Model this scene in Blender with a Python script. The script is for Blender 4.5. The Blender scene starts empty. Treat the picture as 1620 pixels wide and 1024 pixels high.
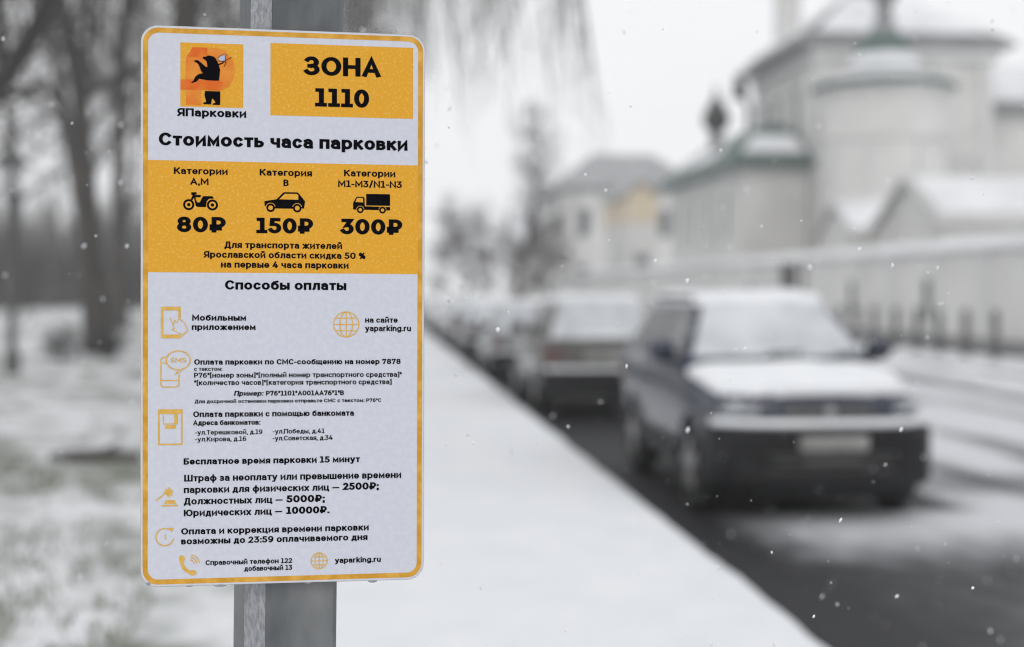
import bpy, bmesh, math, random
from mathutils import Vector, Matrix, noise
from mathutils.geometry import tessellate_polygon
R = math.radians
S = bpy.context.scene
COL = S.collection

# ------------------------------------------------------------------ camera
cam_d = bpy.data.cameras.new('camera')
cam = bpy.data.objects.new('camera', cam_d); COL.objects.link(cam); S.camera = cam
cam_d.sensor_width = 36.0; cam_d.lens = 50.0
cam_d.clip_start = 0.05; cam_d.clip_end = 2000
YAW, PITCH, CAMH = math.atan(220/2250), math.atan(54/2250), 1.75
FW = Vector((math.sin(YAW)*math.cos(PITCH), math.cos(YAW)*math.cos(PITCH), -math.sin(PITCH)))
RT = Vector((math.cos(YAW), -math.sin(YAW), 0))
UP = RT.cross(FW)
C0 = Vector((0, 0, CAMH))
cam.matrix_world = Matrix(((RT.x, UP.x, -FW.x, C0.x), (RT.y, UP.y, -FW.y, C0.y), (RT.z, UP.z, -FW.z, C0.z), (0, 0, 0, 1)))
cam_d.dof.use_dof = True
cam_d.dof.focus_distance = 1.79
cam_d.dof.aperture_fstop = 2.1

# ------------------------------------------------------------------ world, sun, exposure
S.view_settings.view_transform = 'Standard'; S.view_settings.look = 'None'
S.view_settings.exposure = 0.15
S.cycles.filter_width = 1.15; S.view_settings.gamma = 1.0
S.render.engine = 'CYCLES'
S.cycles.use_denoising = True
S.cycles.max_bounces = 7; S.cycles.diffuse_bounces = 3; S.cycles.glossy_bounces = 2
S.cycles.volume_bounces = 2; S.cycles.transparent_max_bounces = 6
S.cycles.sample_clamp_indirect = 4.0
HAZE = .00145
SUN_EL, SUN_AZ = R(32), R(200)
w = bpy.data.worlds.new('World'); S.world = w; w.use_nodes = True
nt = w.node_tree; N = nt.nodes; bg = N['Background']
sky = N.new('ShaderNodeTexSky'); sky.sky_type = 'NISHITA'; sky.sun_disc = False
sky.sun_elevation = SUN_EL; sky.sun_rotation = SUN_AZ; sky.dust_density = 4.0
# overcast: a nearly closed layer of bright grey cloud over the clear sky
tc = N.new('ShaderNodeTexCoord'); mp = N.new('ShaderNodeMapping'); mp.inputs['Scale'].default_value = (1, 1, 2.5)
nz = N.new('ShaderNodeTexNoise'); nz.inputs['Scale'].default_value = 1.6; nz.inputs['Detail'].default_value = 5
cr = N.new('ShaderNodeValToRGB')
cr.color_ramp.elements[0].position = .3; cr.color_ramp.elements[0].color = (8.3, 8.4, 8.6, 1)
cr.color_ramp.elements[1].position = .75; cr.color_ramp.elements[1].color = (9.0, 9.06, 9.16, 1)
mx = N.new('ShaderNodeMix'); mx.data_type = 'RGBA'; mx.inputs[0].default_value = .97
nt.links.new(tc.outputs['Generated'], mp.inputs['Vector']); nt.links.new(mp.outputs[0], nz.inputs['Vector'])
nt.links.new(nz.outputs[0], cr.inputs[0])
nt.links.new(sky.outputs[0], mx.inputs[6]); nt.links.new(cr.outputs[0], mx.inputs[7])
nt.links.new(mx.outputs[2], bg.inputs[0]); bg.inputs[1].default_value = .1
sun_d = bpy.data.lights.new('sun', 'SUN'); sun_d.energy = .5; sun_d.angle = R(25); sun_d.color = (1, .97, .93)
sun = bpy.data.objects.new('sun', sun_d); COL.objects.link(sun)
sun.rotation_euler = Vector((math.sin(SUN_AZ)*math.cos(SUN_EL), math.cos(SUN_AZ)*math.cos(SUN_EL), math.sin(SUN_EL))).to_track_quat('Z', 'Y').to_euler()

# ------------------------------------------------------------------ materials
def mat(name, col, rough=.6, metal=0.0, var=None, vscale=4.0, bump=0.0, bscale=30.0, stretch=(1, 1, 1), edges=(.35, .65), coat=0.0, detail=5):
    m = bpy.data.materials.new(name); m.use_nodes = True
    t = m.node_tree; n = t.nodes; p = n['Principled BSDF']
    p.inputs['Base Color'].default_value = (*col, 1); p.inputs['Roughness'].default_value = rough
    p.inputs['Metallic'].default_value = metal; p.inputs['Coat Weight'].default_value = coat
    if var or bump:
        c = n.new('ShaderNodeTexCoord'); mpn = n.new('ShaderNodeMapping'); mpn.inputs['Scale'].default_value = stretch
        t.links.new(c.outputs['Object'], mpn.inputs['Vector'])
    if var:
        a = n.new('ShaderNodeTexNoise'); a.inputs['Scale'].default_value = vscale; a.inputs['Detail'].default_value = detail
        r = n.new('ShaderNodeValToRGB')
        r.color_ramp.elements[0].position = edges[0]; r.color_ramp.elements[0].color = (*col, 1)
        r.color_ramp.elements[1].position = edges[1]; r.color_ramp.elements[1].color = (*var, 1)
        t.links.new(mpn.outputs[0], a.inputs['Vector']); t.links.new(a.outputs[0], r.inputs[0])
        t.links.new(r.outputs[0], p.inputs['Base Color'])
    if bump:
        b = n.new('ShaderNodeTexNoise'); b.inputs['Scale'].default_value = bscale; b.inputs['Detail'].default_value = 4
        bp = n.new('ShaderNodeBump'); bp.inputs['Strength'].default_value = bump; bp.inputs['Distance'].default_value = .02
        t.links.new(mpn.outputs[0], b.inputs['Vector']); t.links.new(b.outputs[0], bp.inputs['Height'])
        t.links.new(bp.outputs[0], p.inputs['Normal'])
    return m

M = {}
M['snow'] = mat('snow', (.75, .77, .80), .7, var=(.81, .82, .845), vscale=3, bump=.5, bscale=18)
M['car_snow'] = mat('car_snow', (.80, .82, .85), .7, var=(.87, .88, .9), vscale=5, bump=.4, bscale=25)
M['far_snow'] = mat('far_snow', (.66, .67, .69), .8, var=(.8, .81, .83), vscale=.6, bump=.3, bscale=4)
M['plate'] = mat('plate_metal', (.62, .63, .62), .45, .5, var=(.5, .5, .5), vscale=20)
M['edge'] = mat('plate_edge', (.16, .16, .17), .5, .6)
M['film'] = mat('white_film', (.615, .635, .715), .42, var=(.66, .675, .74), vscale=150, bump=.04, bscale=260, edges=(.42, .68))
M['yellow'] = mat('yellow_film', (.76, .375, .030), .5, var=(.83, .47, .10), vscale=300, bump=.05, bscale=260, edges=(.52, .74), detail=3)
M['border'] = mat('yellow_border_film', (.60, .30, .03), .4, var=(.78, .43, .08), vscale=60, edges=(.4, .7))
M['icon'] = mat('yellow_ink', (.68, .40, .06), .5, var=(.75, .48, .14), vscale=150)
M['ink'] = mat('black_ink', (.004, .004, .006), .7)
M['red'] = mat('red_orange_ink', (.72, .135, .018), .45, var=(.80, .25, .03), vscale=50, edges=(.45, .75))
M['red_pale'] = mat('pale_orange_ink', (.74, .205, .028), .45, var=(.78, .29, .04), vscale=60)
M['axe'] = mat('grey_blue_ink', (.45, .50, .66), .45)
M['zinc'] = mat('galvanised_steel', (.098, .106, .112), .5, .3, var=(.23, .238, .24), vscale=11, bump=.08, bscale=120, stretch=(1, 1, .5))
M['zinc_worn'] = mat('scraped_zinc', (.23, .236, .255), .55, .3, var=(.43, .44, .465), vscale=260, bump=.3, bscale=420, stretch=(1, 1, .35), edges=(.3, .72))
M['bark'] = mat('bark', (.045, .041, .039), .9, var=(.085, .078, .072), vscale=5, bump=.6, bscale=12, stretch=(1, 1, .3))
M['twig'] = mat('twig', (.075, .070, .068), .9)
M['brush'] = mat('brushwood', (.15, .14, .135), .9, var=(.10, .093, .09), vscale=.4)
M['grass'] = mat('winter_grass', (.10, .115, .065), .9, var=(.17, .17, .10), vscale=3)
M['stone'] = mat('kerb_stone', (.16, .16, .16), .8, var=(.25, .25, .25), vscale=6)
M['wall'] = mat('white_plaster', (.60, .595, .58), .85, var=(.73, .725, .71), vscale=.45, bump=.1, bscale=6)
M['wall_grey'] = mat('grey_plaster', (.50, .50, .49), .85, var=(.58, .575, .56), vscale=.5)
M['trim'] = mat('white_trim', (.64, .64, .635), .8)
M['ochre'] = mat('ochre_plaster', (.64, .53, .37), .85, var=(.68, .60, .47), vscale=.8)
M['green_roof'] = mat('green_roof_metal', (.05, .098, .086), .5, var=(.09, .14, .125), vscale=1.5)
M['grey_roof'] = mat('grey_roof_metal', (.15, .155, .16), .55, var=(.22, .225, .23), vscale=1)
M['dark'] = mat('dark_opening', (.03, .028, .027), .6)
M['wood_dark'] = mat('dark_door_wood', (.05, .035, .03), .6)
M['glass_dark'] = mat('window_glass', (.10, .11, .12), .12)
M['post'] = mat('grey_iron', (.09, .09, .09), .6)
M['tyre'] = mat('tyre', (.02, .02, .021), .85)
M['rim'] = mat('alloy', (.34, .34, .34), .4, .6)
M['black_plastic'] = mat('black_plastic', (.012, .012, .013), .55)
M['car_glass'] = mat('car_glass', (.03, .035, .04), .08, var=(.16, .17, .18), vscale=5, edges=(.5, .75))
M['lamp'] = mat('headlight_glass', (.42, .44, .46), .15)
M['tail'] = mat('tail_lamp', (.10, .026, .024), .35, var=(.16, .11, .10), vscale=9)
M['frost'] = mat('frosted_glass_snow', (.50, .525, .555), .7, var=(.66, .68, .705), vscale=2.6, bump=.4, bscale=22)
M['pale_roof'] = mat('pale_roof_metal', (.26, .265, .275), .55, var=(.36, .365, .375), vscale=.9)
M['licence'] = mat('licence_plate', (.36, .36, .35), .6, var=(.22, .22, .21), vscale=6)
M['chrome'] = mat('badge_metal', (.5, .5, .52), .25, .8)

M['black_plastic'].node_tree.nodes['Principled BSDF'].inputs['Specular IOR Level'].default_value = .25
for k_, sp_ in (('ink', .03), ('film', .2), ('yellow', .15), ('border', .15), ('icon', .15), ('red', .15), ('red_pale', .15)):
    M[k_].node_tree.nodes['Principled BSDF'].inputs['Specular IOR Level'].default_value = sp_
M['fog'] = mat('dirty_lamp', (.10, .10, .10), .3)
def paint(name, col, dirt=(.12, .11, .105)):
    """car paint with winter road dirt that thins out upwards"""
    m = mat(name, col, .3, coat=.4)
    t = m.node_tree; n = t.nodes; p = n['Principled BSDF']
    c = n.new('ShaderNodeTexCoord'); s = n.new('ShaderNodeSeparateXYZ'); t.links.new(c.outputs['Object'], s.inputs[0])
    a = n.new('ShaderNodeTexNoise'); a.inputs['Scale'].default_value = 3.5; a.inputs['Detail'].default_value = 6
    t.links.new(c.outputs['Object'], a.inputs['Vector'])
    m1 = n.new('ShaderNodeMath'); m1.operation = 'MULTIPLY_ADD'; m1.inputs[1].default_value = -1.6; m1.inputs[2].default_value = 1.25
    t.links.new(s.outputs[2], m1.inputs[0])
    m2 = n.new('ShaderNodeMath'); m2.operation = 'MULTIPLY_ADD'; m2.inputs[1].default_value = 1.1; m2.use_clamp = True
    t.links.new(a.outputs[0], m2.inputs[0]); 
    m3 = n.new('ShaderNodeMath'); m3.operation = 'SUBTRACT'; m3.inputs[1].default_value = .45
    t.links.new(m1.outputs[0], m3.inputs[0]); t.links.new(m3.outputs[0], m2.inputs[2])
    k = n.new('ShaderNodeMix'); k.data_type = 'RGBA'; k.inputs[6].default_value = (*col, 1); k.inputs[7].default_value = (*dirt, 1)
    m4 = n.new('ShaderNodeMath'); m4.operation = 'MULTIPLY'; m4.inputs[1].default_value = .8
    t.links.new(m2.outputs[0], m4.inputs[0]); t.links.new(m4.outputs[0], k.inputs[0])
    t.links.new(k.outputs[2], p.inputs['Base Color'])
    return m

def ground_mix(name, colA, colB, build):
    """two-colour ground: build(nodes, links, texcoord) returns the factor socket (0 = A, 1 = B)"""
    m = bpy.data.materials.new(name); m.use_nodes = True
    t = m.node_tree; n = t.nodes; p = n['Principled BSDF']
    c = n.new('ShaderNodeTexCoord')
    f = build(n, t.links, c.outputs['Object'])
    k = n.new('ShaderNodeMix'); k.data_type = 'RGBA'; k.inputs[6].default_value = (*colA, 1); k.inputs[7].default_value = (*colB, 1)
    t.links.new(f, k.inputs[0])
    v = n.new('ShaderNodeTexNoise'); v.inputs['Scale'].default_value = 9; v.inputs['Detail'].default_value = 6
    t.links.new(c.outputs['Object'], v.inputs['Vector'])
    mr = n.new('ShaderNodeMapRange'); mr.inputs[3].default_value = .75; mr.inputs[4].default_value = 1.2
    t.links.new(v.outputs[0], mr.inputs[0])
    mu = n.new('ShaderNodeMix'); mu.data_type = 'RGBA'; mu.blend_type = 'MULTIPLY'; mu.inputs[0].default_value = 1
    t.links.new(k.outputs[2], mu.inputs[6]); t.links.new(mr.outputs[0], mu.inputs[7])
    t.links.new(mu.outputs[2], p.inputs['Base Color'])
    rr = n.new('ShaderNodeMapRange'); rr.inputs[3].default_value = .6; rr.inputs[4].default_value = .8; p.inputs['Specular IOR Level'].default_value = .22
    t.links.new(f, rr.inputs[0]); t.links.new(rr.outputs[0], p.inputs['Roughness'])
    bp = n.new('ShaderNodeBump'); bp.inputs['Strength'].default_value = .5; bp.inputs['Distance'].default_value = .03
    t.links.new(v.outputs[0], bp.inputs['Height']); t.links.new(bp.outputs[0], p.inputs['Normal'])
    return m

def mnode(n, l, op, a, b=None, c=None, clamp=False):
    x = n.new('ShaderNodeMath'); x.operation = op; x.use_clamp = clamp
    for i, v in enumerate((a, b, c)):
        if v is None: continue
        if isinstance(v, (int, float)): x.inputs[i].default_value = v
        else: l.new(v, x.inputs[i])
    return x.outputs[0]
def nnode(n, l, co, scale, stretch=(1, 1, 1), detail=5):
    mpn = n.new('ShaderNodeMapping'); mpn.inputs['Scale'].default_value = stretch; l.new(co, mpn.inputs['Vector'])
    a = n.new('ShaderNodeTexNoise'); a.inputs['Scale'].default_value = scale; a.inputs['Detail'].default_value = detail
    l.new(mpn.outputs[0], a.inputs['Vector']); return a.outputs[0]
def ramp(n, l, v, lo, hi):
    r = n.new('ShaderNodeMapRange'); r.interpolation_type = 'SMOOTHSTEP'
    r.inputs[1].default_value = lo; r.inputs[2].default_value = hi; l.new(v, r.inputs[0]); return r.outputs[0]

def road_mask(n, l, co):
    s = n.new('ShaderNodeSeparateXYZ'); l.new(co, s.inputs[0]); X, Y = s.outputs[0], s.outputs[1]
    big = nnode(n, l, co, .55, (1, .45, 1)); streak = nnode(n, l, co, 1.1, (1.3, .12, 1)); fine = nnode(n, l, co, 5, (1, .5, 1))
    # snow lies from about ten metres on; the near asphalt has been driven clear
    y = mnode(n, l, 'MULTIPLY_ADD', big, 1.6, mnode(n, l, 'ADD', Y, -.8))
    snow = mnode(n, l, 'MULTIPLY', ramp(n, l, mnode(n, l, 'MULTIPLY_ADD', fine, .9, y), 8.7, 10.7), ramp(n, l, mnode(n, l, 'MULTIPLY_ADD', fine, .5, X), 2.7, 3.7))
    # a turning car has pressed a darker arc into the snow
    arc = mnode(n, l, 'ABSOLUTE', mnode(n, l, 'SUBTRACT', mnode(n, l, 'MULTIPLY_ADD', big, 1.8, Y), mnode(n, l, 'MULTIPLY_ADD', X, .12, 12.6)))
    arc = mnode(n, l, 'MULTIPLY', mnode(n, l, 'SUBTRACT', 1.0, ramp(n, l, arc, .3, 1.0)), ramp(n, l, X, 4.3, 5.2))
    snow = mnode(n, l, 'MULTIPLY', snow, mnode(n, l, 'MULTIPLY_ADD', arc, -.62, 1.0))
    tracks = mnode(n, l, 'SINE', mnode(n, l, 'MULTIPLY_ADD', X, 3.6, mnode(n, l, 'MULTIPLY', big, 2.5)))
    wear = ramp(n, l, mnode(n, l, 'MULTIPLY_ADD', tracks, .12, streak), .50, .70)
    wear = mnode(n, l, 'MULTIPLY', wear, ramp(n, l, X, 4.6, 5.6))
    under = mnode(n, l, 'SUBTRACT', 1.0, mnode(n, l, 'MULTIPLY', ramp(n, l, mnode(n, l, 'MULTIPLY_ADD', fine, .3, mnode(n, l, 'MULTIPLY', X, -1.0)), -4.75, -4.4), ramp(n, l, Y, 10.7, 10.95)))
    f = mnode(n, l, 'MULTIPLY', mnode(n, l, 'MULTIPLY', snow, under), mnode(n, l, 'MULTIPLY_ADD', wear, -.85, 1.0))
    slush = mnode(n, l, 'MULTIPLY', ramp(n, l, mnode(n, l, 'MULTIPLY_ADD', fine, .4, mnode(n, l, 'MULTIPLY', big, .6)), .38, .78), .26)
    slush = mnode(n, l, 'MULTIPLY', slush, mnode(n, l, 'MULTIPLY', ramp(n, l, X, 2.4, 3.8), under))
    return mnode(n, l, 'MAXIMUM', f, slush, clamp=True)
M['road'] = ground_mix('road_asphalt_and_snow', (.015, .015, .017), (.66, .67, .70), road_mask)
def park_mask(n, l, co):
    a = nnode(n, l, co, .45, (1, .8, 1), 6); b = nnode(n, l, co, 2.4, (1, .8, 1), 5)
    return ramp(n, l, mnode(n, l, 'MULTIPLY_ADD', b, .45, mnode(n, l, 'MULTIPLY', a, .55)), .37, .56)
M['park'] = ground_mix('park_grass_and_snow', (.235, .25, .215), (.74, .75, .77), park_mask)

# ------------------------------------------------------------------ helpers
def tag(o, label=None, cat=None, group=None, kind=None):
    if label: o['label'] = label
    if cat: o['category'] = cat
    if group: o['group'] = group
    if kind: o['kind'] = kind
    return o
def empty(name, loc=(0, 0, 0), rz=0.0):
    o = bpy.data.objects.new(name, None); COL.objects.link(o); o.empty_display_size = .2
    o.location = loc; o.rotation_euler = (0, 0, rz); return o
def link_mesh(name, me, m=None, parent=None, smooth=False):
    o = bpy.data.objects.new(name, me); COL.objects.link(o)
    if m: me.materials.append(m)
    if parent: o.parent = parent
    if smooth:
        for p in me.polygons: p.use_smooth = True
    return o
class MB:
    """collects shapes and links them as one mesh object"""
    def __init__(s): s.v = []; s.f = []
    def poly(s, pts):
        k = len(s.v); s.v += [tuple(p) for p in pts]; s.f.append(tuple(range(k, k+len(pts)))); return s
    def box(s, x0, x1, y0, y1, z0, z1):
        return s.hexa([(x0, y0, z0), (x1, y0, z0), (x1, y1, z0), (x0, y1, z0), (x0, y0, z1), (x1, y0, z1), (x1, y1, z1), (x0, y1, z1)])
    def hexa(s, p):
        k = len(s.v); s.v += [tuple(q) for q in p]
        for q in ((3, 2, 1, 0), (4, 5, 6, 7), (0, 1, 5, 4), (1, 2, 6, 5), (2, 3, 7, 6), (3, 0, 4, 7)): s.f.append(tuple(k+i for i in q))
        return s
    def rings(s, rs, cap=True):
        k = len(s.v); n = len(rs[0])
        for r in rs: s.v += [tuple(p) for p in r]
        for i in range(len(rs)-1):
            for j in range(n):
                a = k+i*n+j; b = k+i*n+(j+1) % n; s.f.append((a, b, b+n, a+n))
        if cap: s.f.append(tuple(k+j for j in reversed(range(n)))); s.f.append(tuple(k+(len(rs)-1)*n+j for j in range(n)))
        return s
    def tube(s, pts, rad, n=8, cap=True):
        pts = [Vector(p) for p in pts]
        if not isinstance(rad, (list, tuple)): rad = [rad]*len(pts)
        rs = []; ref = None
        for i, p in enumerate(pts):
            d = (pts[min(i+1, len(pts)-1)]-pts[max(i-1, 0)]).normalized()
            if ref is None: ref = Vector((1, 0, 0)) if abs(d.x) < .8 else Vector((0, 1, 0))
            a = d.cross(ref).normalized(); b = d.cross(a); ref = b.cross(d)
            rs.append([p+(a*math.cos(2*math.pi*j/n)+b*math.sin(2*math.pi*j/n))*rad[i] for j in range(n)])
        return s.rings(rs, cap)
    def lathe(s, prof, c=(0, 0, 0), n=24, axis='z', cap=True):
        rs = []
        for r, h in prof:
            ring = []
            for j in range(n):
                a = 2*math.pi*j/n; u, v = r*math.cos(a), r*math.sin(a)
                ring.append((c[0]+u, c[1]+v, c[2]+h) if axis == 'z' else (c[0]+h, c[1]+u, c[2]+v) if axis == 'x' else (c[0]+v, c[1]+h, c[2]+u))
            rs.append(ring)
        return s.rings(rs, cap)
    def prism(s, pts, y0, y1, axis='y'):
        """extrude a 2-D outline (x, z) along y, or (y, z) along x"""
        f = (lambda p, t: (p[0], t, p[1])) if axis == 'y' else (lambda p, t: (t, p[0], p[1])) if axis == 'x' else (lambda p, t: (p[0], p[1], t))
        return s.rings([[f(p, y0) for p in pts], [f(p, y1) for p in pts]])
    def build(s, name, m=None, parent=None, smooth=False, bevel=0.0, angle=None):
        me = bpy.data.meshes.new(name); me.from_pydata(s.v, [], s.f); me.validate()
        bm = bmesh.new(); bm.from_mesh(me); bmesh.ops.recalc_face_normals(bm, faces=bm.faces)
        if bevel:
            bmesh.ops.bevel(bm, geom=[e for e in bm.edges if e.calc_face_angle(0) > .5], offset=bevel, segments=2, affect='EDGES', clamp_overlap=True)
        bm.to_mesh(me); bm.free()
        o = link_mesh(name, me, m, parent, smooth)
        if angle is not None:
            try: me.set_sharp_from_angle(angle=angle)
            except Exception: pass
        return o
def at(px, py, d):
    """world point seen at a pixel of the 1620x1024 photograph, d metres in front of the camera"""
    return C0 + FW*d + RT*((px-810)/2250*d) + UP*((512-py)/2250*d)
def fbm(x, y, s=1.0, o=4):
    return noise.fractal(Vector((x*s, y*s, 3.7)), 1.0, 2.0, o)

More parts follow.
